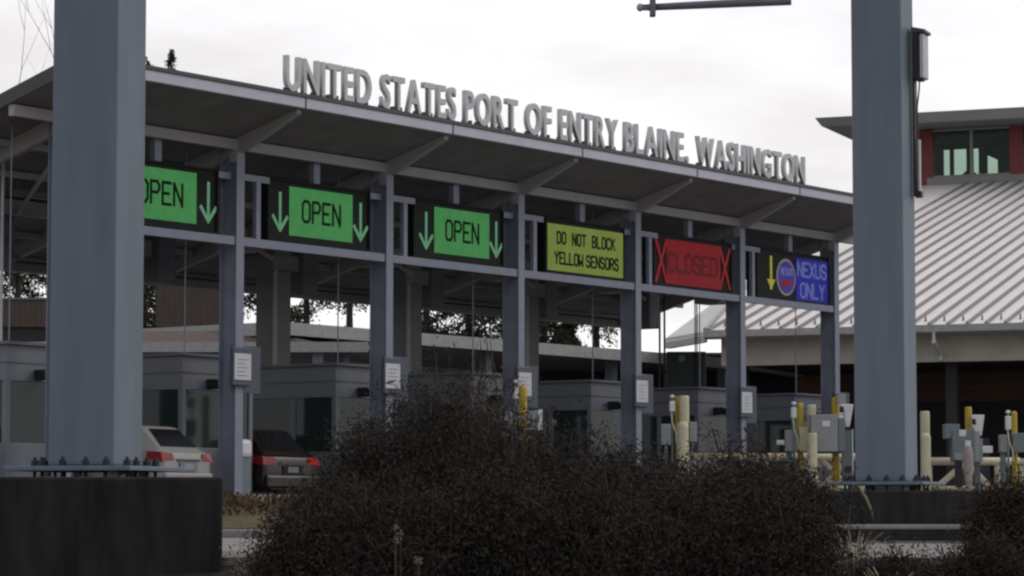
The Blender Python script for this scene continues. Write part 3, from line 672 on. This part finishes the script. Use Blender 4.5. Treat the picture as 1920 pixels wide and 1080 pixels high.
# group B
post('cream_bollard', 'cream bollard right against the right gantry column', 1725, 1743, 771, 68.8, M['cream'], CB, False)
post('yellow_bollard', 'pale yellow bollard in front of the cream one by the right gantry column', 1726, 1745, 812, 67.8, M['cream'], YB)
post('yellow_bollard', 'yellow bollard above the T-shaped grey reader housing', 1809, 1822, 763, 68.8, M['ybol'], YB, False)
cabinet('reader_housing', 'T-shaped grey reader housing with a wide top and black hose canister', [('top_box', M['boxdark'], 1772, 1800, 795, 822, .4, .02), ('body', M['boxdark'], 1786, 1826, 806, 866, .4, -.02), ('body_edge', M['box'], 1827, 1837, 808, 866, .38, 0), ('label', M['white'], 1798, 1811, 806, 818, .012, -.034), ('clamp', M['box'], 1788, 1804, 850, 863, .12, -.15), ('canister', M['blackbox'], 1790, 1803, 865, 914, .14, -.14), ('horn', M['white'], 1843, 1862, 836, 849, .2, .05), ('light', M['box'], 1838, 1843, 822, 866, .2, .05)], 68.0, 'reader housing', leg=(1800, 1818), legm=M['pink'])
c = at(1833, 780, 68.6); c.z = -.26
t = thing('card_reader', 'tilted white reader head beside the T-shaped grey housing', 'card reader', c)
k = 68.6/FPX; zz = lambda y: at(1833, y, 68.6).z+.26
mb = MB(); mb.prism([(-12*k, -.1, zz(778)), (12*k, -.1, zz(778)), (6*k, -.1, zz(818)), (-4*k, -.1, zz(812)), (-12*k, -.1, zz(800))], (0, .2, 0)); mb.build('head', M['white'], t, bevel=.02)
mb = MB(); mb.box(-12*k, -5*k, -.13, -.101, zz(796), zz(786)); mb.build('lens', M['blackbox'], t)
mb = MB(); mb.box(-6*k, 4*k, 0, .15, 0, zz(812)); mb.build('stand', M['boxdark'], t)
c = at(1815, 840, 67.2); k = 67.2/FPX; c.z = -.26; zz = lambda y: at(1815, y, 67.2).z+.26
t = thing('sleeved_post', 'pinkish sleeved post in front of the T-shaped grey housing', 'post', c)
mb = MB(); mb.lathe([(5*k, 0), (6*k, zz(905)), (9*k, zz(880)), (9.5*k, zz(850)), (7*k, zz(838)), (3*k, zz(835))], n=12); mb.build('sleeve', M['pink'], t)
mb = MB(); mb.box(-5*k, 5*k, -.02, .05, zz(836), zz(826)); mb.build('cap', M['white'], t)
# group C
post('yellow_bollard', 'yellow round-topped bollard at the right edge of the picture', 1896, 1907, 771, 68.6, M['ybol'], YB)
camera_post('white camera post with ball top near the right edge of the picture', 1890, 769, 68, 780, 806)
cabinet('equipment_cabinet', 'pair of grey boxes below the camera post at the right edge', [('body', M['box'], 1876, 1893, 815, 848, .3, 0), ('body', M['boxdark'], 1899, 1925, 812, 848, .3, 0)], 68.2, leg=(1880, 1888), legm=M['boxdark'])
# group D
post('yellow_bollard', 'short thick yellow bollard beside the tall cream one left of the fifth column', 1265, 1277, 743, 66.2, M['ybol'], YB, False)
post('cream_bollard', 'tall cream bollard between the fourth and fifth columns', 1273, 1292, 742, 66.0, M['cream'], CB, False)
post('yellow_bollard', 'pale bollard half hidden in the shrubs below the hanging board', 1269, 1291, 790, 65.2, M['cream'], YB)
camera_post('white camera post with ball top beside the tall cream bollard', 1260, 740, 65.8, 752, 772)
cabinet('equipment_cabinet', 'white box left of the tall cream bollard', [('body', M['box'], 1240, 1258, 795, 834, .3, 0), ('bracket', M['boxdark'], 1246, 1252, 834, 850, .1, .05)], 65.6, leg=(1245, 1253), legm=M['boxdark'])
cabinet('equipment_cabinet', 'grey box right of the tall cream bollard', [('body', M['box'], 1293, 1307, 791, 828, .3, 0), ('bracket', M['boxdark'], 1296, 1302, 828, 836, .1, .05)], 65.9, leg=(1297, 1302), legm=M['boxdark'])
# group E
post('yellow_bollard', 'yellow bollard in front of the white notice behind the tallest shrub', 973, 988, 722, 60.0, M['ybol'], YB)
camera_post('white camera post with ball top behind the tallest shrub', 967, 712, 59.6, 726, 748, False)
cabinet('equipment_cabinet', 'pale boxes peeking over the shrub below the yellow bollard', [('body', M['box'], 990, 1008, 770, 806, .3, 0), ('body', M['white'], 1009, 1017, 768, 806, .25, 0), ('body', M['box'], 946, 962, 772, 806, .3, 0)], 59.4, leg=(995, 1003), legm=M['boxdark'])
# guard rails
def guardrail(label, xa, xb, y, Y, xbr, xp):
    a = at(xa, y, Y); b = at(xb, y, Y); zb = -.26
    t = thing('guard_rail', label, 'guard rail', (a.x, a.y, zb), 0, 'cream pipe guard rails'); k = Y/FPX; h = a.z-zb; l = b.x-a.x
    mb = MB(); mb.tube([(0, 0, h), (l, 0, h)], 7.5*k, 12); mb.build('top_rail', M['rail'], t, smooth=True)
    zf = at(xa, 915, Y).z-zb
    mb = MB(); mb.tube([(0, .02, zf), (l, .02, zf)], 4*k, 8); mb.build('bottom_rail', M['rail'], t)
    for (u, v) in xbr:
        mb = MB(); mb.tube([((u-xa)*k, 0, h-6*k), ((v-xa)*k, 0, zf)], 6*k, 8); mb.build('brace', M['rail'], t)
    for u in xp:
        mb = MB(); mb.tube([((u-xa)*k, .03, h), ((u-xa)*k, .03, 0)], 6*k, 8); mb.build('post', M['rail'], t)
guardrail('cream pipe guard rail left of the right gantry column', 1288, 1625, 857, 70, [(1540, 1590), (1590, 1540), (1440, 1400), (1330, 1370)], [1300, 1420, 1530, 1615])
guardrail('cream pipe guard rail right of the right gantry column', 1735, 1912, 865, 70.5, [(1806, 1755), (1815, 1856)], [1742, 1870])
guardrail('cream pipe guard rail running out of the picture at the right', 1914, 2100, 867, 70.9, [(1950, 2000)], [1917, 2090])

# hanging dark board on poles, and loose poles
c = at(1287, 700, 79); c.z = -.26; k = 79/FPX; zz = lambda y: at(1287, y, 79).z+.26
t = thing('hanging_board', 'dark green-black board on thin poles right of the fourth column', 'sign board', c)
mb = MB(); mb.box(-37*k, 37*k, 0, .35, zz(737), zz(659)); mb.build('board', M['darkgreen'], t, bevel=.03)
mb = MB(); mb.lathe([(7*k, 0), (6*k, .02)], n=14); o = mb.build('lamp', M['boxdark'], t, (-9*k, -.003, zz(672))); o.rotation_euler = (math.pi/2, 0, 0)
pl_ = None
for x in (-50, -41, 16.5, 20):
    mb = MB(); mb.tube([(x*k, -.05, 0), (x*k, -.05, zz(540))], 2.0*k if x < 0 else 1.2*k, 6); mb.build('pole', M['bolt'], t)
mb = MB(); mb.box(-50*k, -37*k, -.02, .02, zz(700), zz(695)); mb.build('bracket', M['bolt'], t)
c = at(3, 500, 56); c.z = -.26
t = thing('thin_pole', 'thin pale pole standing at the left edge of the picture', 'pole', c)
MB().tube([(0, 0, 0), (0, 0, at(3, 296, 56).z+.26)], .035, 8).build('pole', M['paper'], t)
MB().box(-.03, .09, -.06, .06, at(3, 655, 56).z+.26, at(3, 650, 56).z+.32).build('clamp', M['bolt'], t)
MB().box(-.06, .10, -.08, .08, 0, at(3, 868, 56).z+.26).build('base', M['boxdark'], t)

# ------------------------------------------------------------------ second canopy and things behind
t = thing('rear_canopy', 'low flat pale-edged canopy seen behind the booths', 'canopy', FP(0, 14, 0), PHI)
mb = MB(); mb.box(17.6, 47, 0, 9, 4.62, 4.80); mb.build('roof', M['soffit'], t)
mb = MB(); mb.box(17.5, 47.1, -.12, -.003, 4.50, 4.86); mb.build('fascia', M['gutter'], t)
mb = MB(); mb.box(17.38, 17.497, -.12, 9, 4.50, 4.86); mb.build('fascia', M['gutter'], t)
for s in (21, 28, 35, 42):
    mb = MB(); mb.box(s-.15, s+.15, .5, .8, -.25, 4.6); mb.build('post', M['panel'], t)
a = at(-60, 641, 80); b = at(690, 641, 80)
t = thing('walkway_canopy', 'pale beam and low roof on posts behind the left booths', 'canopy', (a.x, a.y, -.25))
zz = lambda y: at(300, y, 80).z+.25
l = b.x-a.x
mb = MB(); mb.box(0, l, 0, .12, zz(660), zz(641)); mb.build('fascia', M['gutter'], t)
mb = MB(); mb.box(.05, l-.05, .125, 6, zz(650), zz(642)); mb.build('roof', M['soffit'], t)
mb = MB(); mb.hexa([(2, .3, zz(640)), (l-1.5, .3, zz(640)), (l-1.5, 5, zz(640)), (2, 5, zz(640))], [(3, 1.6, zz(614)), (l-3, 1.6, zz(614)), (l-3, 4, zz(614)), (3, 4, zz(614))]); mb.build('raised_roof', M['rust'], t)
for x in (120, 340, 595):
    xx = at(x, 641, 80).x-a.x; mb = MB(); mb.box(xx-.15, xx+.15, .2, .5, 0, zz(660)); mb.build('post', M['panel'], t)
for nm, lab, x0, x1, y0, y1 in (('roof_unit', 'brown ribbed box on the roof behind the first full OPEN sign', 292, 432, 531, 613), ('roof_unit', 'dark brown ribbed box at the left edge beyond the booth', -40, 86, 562, 613)):
    c = at((x0+x1)/2, y1, 86); k = 86/FPX
    t = thing(nm, lab, 'roof unit', (c.x, c.y, -.25), 0, 'brown boxes beyond the booths')
    z0_, z1_ = c.z+.25, at(300, y0, 86).z+.25; w_ = (x1-x0)/2*k
    mb = MB(); mb.box(-w_, w_, 0, 2.4, z0_, z1_); mb.build('box', M['rust'], t)
    mb = MB()
    for q in range(int(w_*2/.16)): mb.box(-w_+.03+q*.16, -w_+.08+q*.16, -.02, -.002, z0_+.02, z1_-.02)
    mb.build('rib', M['rust'], t)
    mb = MB(); mb.box(-w_-.04, w_+.04, -.05, 2.45, z1_+.002, z1_+.06); mb.build('lid', M['panel_trim'], t)
    mb = MB(); mb.box(-w_, w_, .1, 2.3, 0, z0_-.003); mb.build('support', M['darkwall'], t)
t = thing('back_wall', 'long dark wall behind the lanes under the trees', 'wall', (0, 104, -.25))
mb = MB(); mb.box(-40, 14, 0, .4, 0, 5.45); mb.build('wall', M['darkwall'], t)
mb = MB(); mb.box(-40, 14, -.1, .5, 5.453, 5.55); mb.build('coping', M['panel_trim'], t)

# ------------------------------------------------------------------ port building on the right
AN = math.radians(22); e = Vector((math.cos(AN), -math.sin(AN), 0)); u = Vector((math.sin(AN), math.cos(AN), 0)); PT = .235
Ac = at(1322, 621, 92)
pb = thing('port_building', 'large port building with pale standing-seam hip roof and red-framed clerestory at the right', 'building', Ac, -AN)
# local: x along e, y along u, z up, origin at eave corner
def loc(P): r = P-Ac; return Vector((r.dot(e), r.dot(u), r.z))
nrm = Vector((0, -PT, 1)).normalized(); nW = e*nrm.x+u*nrm.y+Vector((0, 0, 1))*nrm.z
apx = loc(on_plane(1444, 490, Ac, nW)); top = loc(on_plane(1760, 347, Ac, nW)); DEP = top.y
XR = 26; HX = loc(on_plane(1690, 347, Ac, nW)).x; HK = (HX-apx.x)/(DEP-apx.y)
mb = MB(); poly = [(0, 0, 0), (XR, 0, 0), (XR, DEP, DEP*PT), (HX, DEP, DEP*PT), tuple(apx)]
mb.prism(poly, (0, 0, -.12)); mb.build('roof', M['roofmetal'], pb)
def seamrun(mb, x, ymax, y0=.02):
    z0 = y0*PT; w = .06; h = .085
    mb.hexa([(x-w, y0, z0+.004), (x+w, y0, z0+.004), (x+w, ymax, ymax*PT+.004), (x-w, ymax, ymax*PT+.004)],
            [(x-w*.6, y0, z0+h), (x+w*.6, y0, z0+h), (x+w*.6, ymax, ymax*PT+h), (x-w*.6, ymax, ymax*PT+h)])
mb = MB(); x = .1
sp = .60
while x < XR:
    # clip by the hip line through the corner and apex
    ym = DEP-.1 if x > apx.x else max(.3, x*apx.y/max(apx.x, .01)-.05)
    if x > apx.x and x < HX: ym = apx.y+(x-apx.x)/HK-.05
    seamrun(mb, x, min(ym, DEP-.1)); x += sp
mb.build('roof_seam', M['seam'], pb)
mb = MB(); x = .4
while x < XR-.4:
    mb.prism([(x-.02, .75, .75*PT+.004), (x-.02, .95, .95*PT+.004), (x-.02, .85, .85*PT+.17)], (.04, 0, 0)); x += sp
mb.build('snow_guard', M['seam'], pb)
mb = MB(); xx = apx.x+.25; mb.tube([(0, 0, .05), tuple(apx+Vector((0, 0, .05)))], .07, 6); mb.build('hip_cap', M['gutter'], pb)
# chamfered left roof face
Bc = loc(at(1248, 634, 96)); Bt = loc(at(1343, 564, 106))
mb = MB(); mb.prism([(0, 0, -.004), tuple(apx), tuple(Bt+(apx-Bt)*.35), tuple(Bt), tuple(Bc)], (0, 0, -.12)); mb.build('roof_face', M['roofshade'], pb)
mb = MB(); mb.hexa([tuple(Bc+Vector((0, 0, -.35))), (0, .02, -.35), (0, .22, -.35), tuple(Bc+Vector((.1, .2, -.35)))], [tuple(Bc+Vector((0, 0, -.125))), (0, .02, -.125), (0, .22, -.125), tuple(Bc+Vector((.1, .2, -.125)))]); mb.build('gutter', M['gutter'], pb)
mb = MB()
mb.prism([(.0, -.14, .02), (.0, -.14, -.20), (.0, -.02, -.27), (.0, .06, -.27), (.0, .06, -.125), (.0, -.02, -.02)], (XR, 0, 0)); mb.build('gutter', M['gutter'], pb)
k = 92/FPX
mb = MB(); mb.box(.25, XR, .9, 1.3, -1.08, -.13); mb.box(.25, .65, 1.302, 9, -1.08, -.13); mb.build('frieze', M['frieze'], pb)
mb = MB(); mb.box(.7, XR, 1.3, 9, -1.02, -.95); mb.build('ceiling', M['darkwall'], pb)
gz = -.25-Ac.z
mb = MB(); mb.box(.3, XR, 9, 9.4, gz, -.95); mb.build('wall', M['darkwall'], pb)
mb = MB(); mb.box(.4, XR, 8.9, 8.998, at(1450, 757, 100).z-Ac.z, at(1450, 700, 100).z-Ac.z); mb.build('wood_band', M['brownwall'], pb)
for x in (.6, 7.5, 14.5, 21.5):
    mb = MB(); mb.box(x, x+.35, 1.35, 1.7, gz, -1.083); mb.build('post', M['darkwall'], pb)
for x, w_ in ((3.2, 1.2), (6.1, 1.1), (11.0, 2.2), (17.5, 1.6)):
    mb = MB(); mb.box(x, x+w_, 8.86, 8.898, gz, gz+2.3); mb.build('door', M['glass'], pb)
dp = loc(at(1733, 640, 88)); mb = MB(); mb.tube([(dp.x, -.06, -.2), (dp.x, -.06, -.5), (dp.x, .82, -.85), (dp.x, .82, -1.05)], .07, 8); mb.build('downpipe', M['paper'], pb)
# clerestory
cl = loc(on_plane(1727, 347, Ac, nW)); cl.y = DEP; CX = cl.x; CZ = DEP*PT
kc = (Ac.y+DEP*math.cos(AN))/FPX
zc = lambda y: (345-y)*kc+CZ
CW = 14
mb = MB(); mb.box(CX+.35, CX+CW, DEP-.05, DEP+.1, CZ-.05, zc(331)); mb.build('flashing', M['eave'], pb)
fr = mb = MB()
mb.box(CX, CX+.62, DEP-.02, DEP+.5, CZ-.1, zc(240)); mb.build('window_frame', M['red_frame'], pb)
for q in (4.05, 8.2): MB().box(CX+q, CX+q+.6, DEP-.02, DEP+.3, zc(331), zc(240)).build('window_frame', M['red_frame'], pb)
mb = MB(); mb.box(CX+2.28, CX+2.42, DEP, DEP+.15, zc(330), zc(241)); mb.box(CX+.63, CX+4.04, DEP, DEP+.15, zc(331), zc(327)); mb.box(CX+.63, CX+4.04, DEP, DEP+.15, zc(243), zc(240)); mb.build('mullion', M['eave'], pb)
for a_, b_ in ((CX+.625, CX+2.275), (CX+2.425, CX+4.045), (CX+4.655, CX+8.195)):
    mb = MB(); mb.box(a_, b_, DEP+.05, DEP+.07, zc(327), zc(243)); mb.build('window_pane', M['cupglass'], pb)
# back of the lantern: solid head, posts and sloping braces against the sky
mb = MB(); DB = DEP+5
za, zb_ = zc(331)+.45, zc(277)+.62
mb.box(CX-1, CX+CW, DB, DB+.2, zb_, zc(238))
mb.box(CX-1, CX+CW, DB, DB+.2, CZ-.1, za-.08)
for x0, x1 in ((-1.0, -.12), (.19, .36), (.97, 1.14), (1.54, 1.92), (2.42, 4.7), (5.2, 5.5), (6.5, 6.8), (7.8, 8.2), (9.5, 14)): mb.box(CX+x0, CX+x1, DB, DB+.2, za-.075, zb_-.002)
mb.prism([(CX+.30, DB+.21, za-.07), (CX+1.78, DB+.21, za-.07), (CX+1.05, DB+.21, za+.55)], (0, .1, 0))
mb.prism([(CX+1.8, DB+.21, zb_+.05), (CX+2.5, DB+.21, zb_+.05), (CX+2.5, DB+.21, zb_-.62), (CX+1.8, DB+.21, zb_-.28)], (0, .1, 0))
mb.build('lantern_back', M['darkwall'], pb)
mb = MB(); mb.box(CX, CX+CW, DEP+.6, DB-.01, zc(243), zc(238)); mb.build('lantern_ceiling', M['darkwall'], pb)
OVH = 4.1
mb = MB(); z0_, z1_ = zc(238)+.01, zc(219)
xl = CX-OVH; 
mb.hexa([(CX-.6, DEP-2.2, z0_), (CX+CW, DEP-2.2, z0_), (CX+CW, DEP+6, z0_), (CX-.6, DEP+6, z0_)], [(CX-.6, DEP-2.4, z1_), (CX+CW, DEP-2.4, z1_), (CX+CW, DEP+6, z1_), (CX-.6, DEP+6, z1_)])
mb.hexa([(xl+.25, DEP-2.2, z1_-.36), (CX-.603, DEP-2.2, z0_+.002), (CX-.603, DEP+6, z0_+.002), (xl+.25, DEP+6, z1_-.36)], [(xl, DEP-2.4, z1_+.001), (CX-.603, DEP-2.4, z1_+.001), (CX-.603, DEP+6, z1_+.001), (xl, DEP+6, z1_+.001)])
mb.build('flat_roof', M['eave'], pb)

# ------------------------------------------------------------------ trees
def conifer(label, px, ptop, Y, spread, n=9000, z0=-.25, name='conifer_tree', leaf=.34, openness=0.0):
    p = at(px, ptop, Y); H = p.z-z0
    t = thing(name, label, 'tree', (p.x, p.y, z0), RNG.random()*6, 'trees beyond the inspection canopy')
    mb = MB(); mb.tube([(0, 0, 0), (.05, 0, H*.5), (0, .03, H*.98)], [.28, .17, .02], 7); 
    nb = int(H*(14 if 'tip' in label else 5)); cl = []
    for i in range(nb):
        f_ = RNG.random()**.8; z = H*(.14+.84*f_); ln = spread*(1-f_)**.75*(.55+.6*RNG.random())+.12; a = RNG.random()*6.283
        if RNG.random() < openness: continue
        tip = np.array([math.cos(a)*ln, math.sin(a)*ln, z-ln*(.25+.2*RNG.random())]); base = np.array([0, 0, z])
        mb.tube([tuple(base), tuple((base+tip)/2+np.array([0, 0, ln*.06])), tuple(tip)], [.05, .03, .01], 4, False)
        cl.append((base, tip, ln))
    mb.build('trunk', M['bark'], t)
    W_ = np.array([c[2]+.45 for c in cl]); W_ = W_/W_.sum(); idx = RNG.choice(len(cl), n, p=W_); q = RNG.random(n)**.7
    Bs = np.array([c[0] for c in cl])[idx]; Tp = np.array([c[1] for c in cl])[idx]; P = Bs+(Tp-Bs)*q[:, None]
    P += RNG.normal(size=(n, 3))*np.array([.22, .22, .10])*np.minimum(1, np.array([c[2] for c in cl])[idx]*.75+.06)[:, None]; P[:, 2] -= RNG.random(n)*.3*q
    quads('crown', leafquads(P, leaf, .35, None, .5), M['conifer'], t)
    return t
TR = [('slim conifer whose tip shows above the canopy left of the lettering', 321, 74, 128, 1.7, 7000, 0),
      ('conifer with its tip just above the roof edge beside the left gantry column', 275, 90, 126, 2.4, 8000, 0),
      ('open conifer behind the left booths beyond the left gantry column', 36, 330, 124, 3.2, 7000, .25),
      ('open conifer seen between the brown box and the left gantry column', 240, 260, 130, 3.0, 3500, .4),
      ('open conifer seen left of the maroon car above the booth', 505, 280, 122, 2.6, 3800, .35),
      ('lacy conifer above the middle booth, left of the second column', 575, 300, 130, 2.6, 2600, .5),
      ('lacy conifer just left of the second column', 655, 320, 126, 2.3, 2000, .5),
      ('dense conifer just right of the second column', 800, 300, 128, 2.9, 5200, .2),
      ('dense conifer midway between the second and third columns', 880, 330, 122, 2.9, 6000, .15),
      ('dense conifer just left of the third column', 950, 330, 130, 2.8, 5200, .2),
      ('dense dark conifer right of the third column', 1020, 330, 124, 2.8, 7500, 0),
      ('low conifer right of the third column whose edge meets the sky', 1068, 470, 126, 1.9, 5200, 0),
      ('sparse thin conifer left of the fourth column', 1118, 380, 132, 1.6, 1200, .5)]
for lab, px, pt, Y, sp_, n, op in TR: conifer(lab, px, pt, Y, sp_, int(n*2.2), openness=op, leaf=.15 if 'tip' in lab else .2)
def bare(label, px, ptop, Y, lean):
    p = at(px, ptop, Y); H = p.z+.25
    t = thing('bare_tree', label, 'tree', (p.x, p.y, -.25), 0, 'bare trees at the left')
    mb = MB()
    def br(p0, d, l, r, dep):
        d = d.normalized(); pts = [p0]; q = p0.copy()
        for k in range(4):
            d = (d+Vector(RNG.normal(size=3))*.08+Vector((0, 0, .05))).normalized(); q = q+d*l/4; pts.append(q.copy())
            if dep < 2 and k > 0:
                for _ in range(1 if dep else 2):
                    a = Vector(RNG.normal(size=3)); a.z = abs(a.z)*.8+.4; br(q.copy(), d*1.1+a.normalized()*.8, l*.45*(.6+.6*RNG.random()), r*.45, dep+1)
        mb.tube(pts, [r*(1-.2*k) for k in range(5)], 5 if dep < 1 else 3, False)
    br(Vector((0, 0, 0)), Vector((lean, 0, 1)), H*.84, .055, 0)
    tr = mb.build('trunk', M['bark'], t); return t
bare('thin bare tree, tallest of those above the roof at the left', 24, 100, 112, -.01)
bare('thin bare tree with upright twigs just left of the left gantry column', 48, 118, 114, .01)
bare('small bare tree touching the left edge of the left gantry column', 78, 128, 110, .0)

# ------------------------------------------------------------------ shrubs in front
def shrub(label, px, ptop, hw, Y, leafm, n=58000, twigs=90, leaf=.036, group='dark shrubs in the foreground', name='shrub', dens=1.0):
    p = at(px, ptop, Y); g0 = hgt(Y)-.03; H = p.z-g0; R = hw*Y/FPX
    t = thing(name, label, 'shrub', (p.x, p.y, g0), 0, group)
    mb = MB(); ends = []
    for i in range(twigs):
        a = RNG.random()*6.283; rr = R*math.sqrt(RNG.random()); top_ = H*(1.0-.38*(rr/R)**2)*(.72+.40*RNG.random())
        b0_ = Vector((math.cos(a)*rr*.35, math.sin(a)*rr*.35, 0)); tp = Vector((math.cos(a)*rr*1.08, math.sin(a)*rr*1.08, top_))
        md = (b0_+tp)/2+Vector(RNG.normal(size=3))*.07; m2 = tp*.8+b0_*.2+Vector(RNG.normal(size=3))*.05
        mb.tube([b0_, md, m2, tp], [.010, .008, .005, .002], 3, False)
        for _ in range(7):
            k_ = .35+.6*RNG.random(); q = b0_.lerp(tp, k_); d_ = Vector(RNG.normal(size=3)); d_.z = abs(d_.z)+.4; d_ = d_.normalized()*(.12+.16*RNG.random())
            mb.tube([q, q+d_*.6+Vector((0, 0, .02)), q+d_], [.005, .004, .002], 3, False); ends.append(q+d_)
        ends.append(tp)
    mb.build('stem', M['twig'], t)
    n = int(n*dens)
    nc = 90; ca = RNG.random(nc)*6.283; cr_ = R*np.sqrt(RNG.random(nc))*.95; cz = H*(.05+RNG.random(nc)**.8*(.93-.42*(cr_/R)**2)*(.8+.28*RNG.random(nc)))
    C_ = np.stack([np.cos(ca)*cr_, np.sin(ca)*cr_, cz], 1); ci = RNG.integers(0, nc, n)
    P = C_[ci]+RNG.normal(size=(n, 3))*np.array([.13, .13, .11])*min(1, H/1.1)
    E_ = np.array([tuple(v) for v in ends]); m_ = n//6; P[:m_] = E_[RNG.integers(0, len(E_), m_)]+RNG.normal(size=(m_, 3))*.035
    P[:, 2] = np.maximum(P[:, 2], .01)
    quads('foliage', leafquads(P, leaf, .24, np.array([0, 0, .35])), leafm, t)
    return t
SD, SR = M['shrubdark'], M['shrubred']
SH = [('dark low shrub left end of the thicket, before the maroon car', 610, 905, 85, 19.0, SD),
      ('dark shrub below the second column, rising toward the tallest one', 715, 782, 100, 20.2, SD),
      ('tallest dark shrub, midway between second and third columns', 828, 708, 125, 20.8, SD),
      ('tall dark shrub below the third column', 945, 752, 115, 20.0, SD),
      ('dark shrub before the booth under the yellow-green sign', 1075, 828, 125, 19.2, SD),
      ('reddish dark shrub below the fourth column', 1215, 850, 130, 20.2, SR),
      ('dark shrub below the hanging dark board and the fifth column', 1360, 846, 130, 19.4, SR),
      ('dark shrub at the right end of the thicket, below the large grey cabinet', 1452, 862, 92, 20.4, SD),
      ('low reddish shrub front left, beside the pale road gap', 592, 968, 75, 16.6, SR),
      ('low dark shrub in the front row below the second column', 735, 915, 130, 16.4, SD),
      ('low dark shrub in the front row below the tallest shrub', 920, 880, 150, 16.8, SD),
      ('low dark shrub in the front row, centre of the thicket', 1100, 905, 150, 16.4, SD),
      ('low reddish shrub in the front row below the fourth column', 1270, 915, 150, 16.7, SR),
      ('low dark shrub in the front row at the right end of the thicket', 1445, 930, 115, 16.5, SD),
      ('reddish shrub in the bottom right corner at the picture edge', 1905, 905, 80, 22.0, SR),
      ('low reddish shrub in front of the right pedestal', 1675, 1066, 80, 18.0, SR),
      ('low dark shrub right of centre below the right pedestal edge', 1845, 1030, 85, 18.6, SR)]
for a_ in SH: shrub(*a_)
shrub('sparse rusty-leaved shrub showing above the thicket left of the third column', 918, 655, 52, 21.6, M['rusty'], 1500, 26, .035, None)
# pale flower heads and straw grass
def seedheads(label, px, ptop, Y, n, spreadpx):
    p = at(px, ptop, Y); g0 = hgt(Y); H = p.z-g0; k = Y/FPX
    t = thing('seed_plant', label, 'plant', (p.x, p.y, g0), 0, 'pale seed heads in the thicket'); mb = MB(); Ps = []
    for i in range(n):
        x = RNG.normal()*spreadpx*k; y = RNG.normal()*.1; z = H*(1-.12*RNG.random())
        mb.tube([(x*.3, y*.3, 0), (x*.8, y, z*.6), (x, y, z)], .003, 3, False); Ps.append(RNG.normal(size=(22, 3))*.010+np.array([x, y, z]))
    mb.build('stem', M['twig'], t)
    for p_ in Ps: quads('seed_head', leafquads(p_, .016, .6), M['seed'], t)
seedheads('cluster of pale seed heads below the yellow bollard at the third column', 985, 778, 19.4, 12, 20)
seedheads('few pale seed heads low in the thicket, left part', 745, 985, 15.6, 3, 5)
seedheads('pale flower heads low in the thicket, below the tallest shrub', 788, 1020, 15.5, 2, 5)
def grass(label, px, ptop, Y, n, hwpx, lean=.3):
    p = at(px, ptop, Y); g0 = hgt(Y); H = p.z-g0; R = hwpx*Y/FPX
    t = thing('grass_clump', label, 'grass', (p.x, p.y, g0), 0, 'dry grass clumps'); Q = []
    for i in range(n):
        a = RNG.random()*6.283; b0_ = np.array([math.cos(a)*R*.3*RNG.random(), math.sin(a)*R*.3*RNG.random(), 0]); h = H*(.55+.5*RNG.random()); d_ = np.array([math.cos(a)*R, math.sin(a)*R, 0])*(.5+.9*RNG.random())
        pts = [b0_+d_*s_**2+np.array([0, 0, h*(s_*1.25-.42*s_**3)]) for s_ in (0, .25, .5, .75, 1)]
        wv = np.array([-math.sin(a), math.cos(a), 0])*.004
        for p0_, p1_ in zip(pts, pts[1:]): Q.append([p0_-wv, p0_+wv, p1_+wv*.6, p1_-wv*.6])
    quads('blade', np.array(Q), M['straw'], t)
grass('dry straw grass clump at the right end of the thicket', 1600, 960, 18.2, 150, 60)
grass('dry straw grass clump in front of the right pedestal', 1660, 1035, 17.0, 120, 70)
grass('dry straw grass at the left end of the thicket', 480, 1000, 19.5, 60, 50)
c = at(1660, 1000, 19.5); g0 = hgt(19.5)
t = thing('dry_frond', 'single pale frond arching over in front of the right pedestal', 'plant', (c.x, c.y, g0)); k = 19.5/FPX
pts = [at(x, y, 19.5)-Vector((c.x, c.y, g0)) for x, y in ((1588, 1010), (1594, 950), (1602, 905), (1612, 915), (1624, 935), (1634, 958), (1637, 975))]
mb = MB(); mb.tube(pts, [.004, .004, .005, .009, .012, .009, .003], 5); mb.build('frond', M['straw'], t, smooth=True)
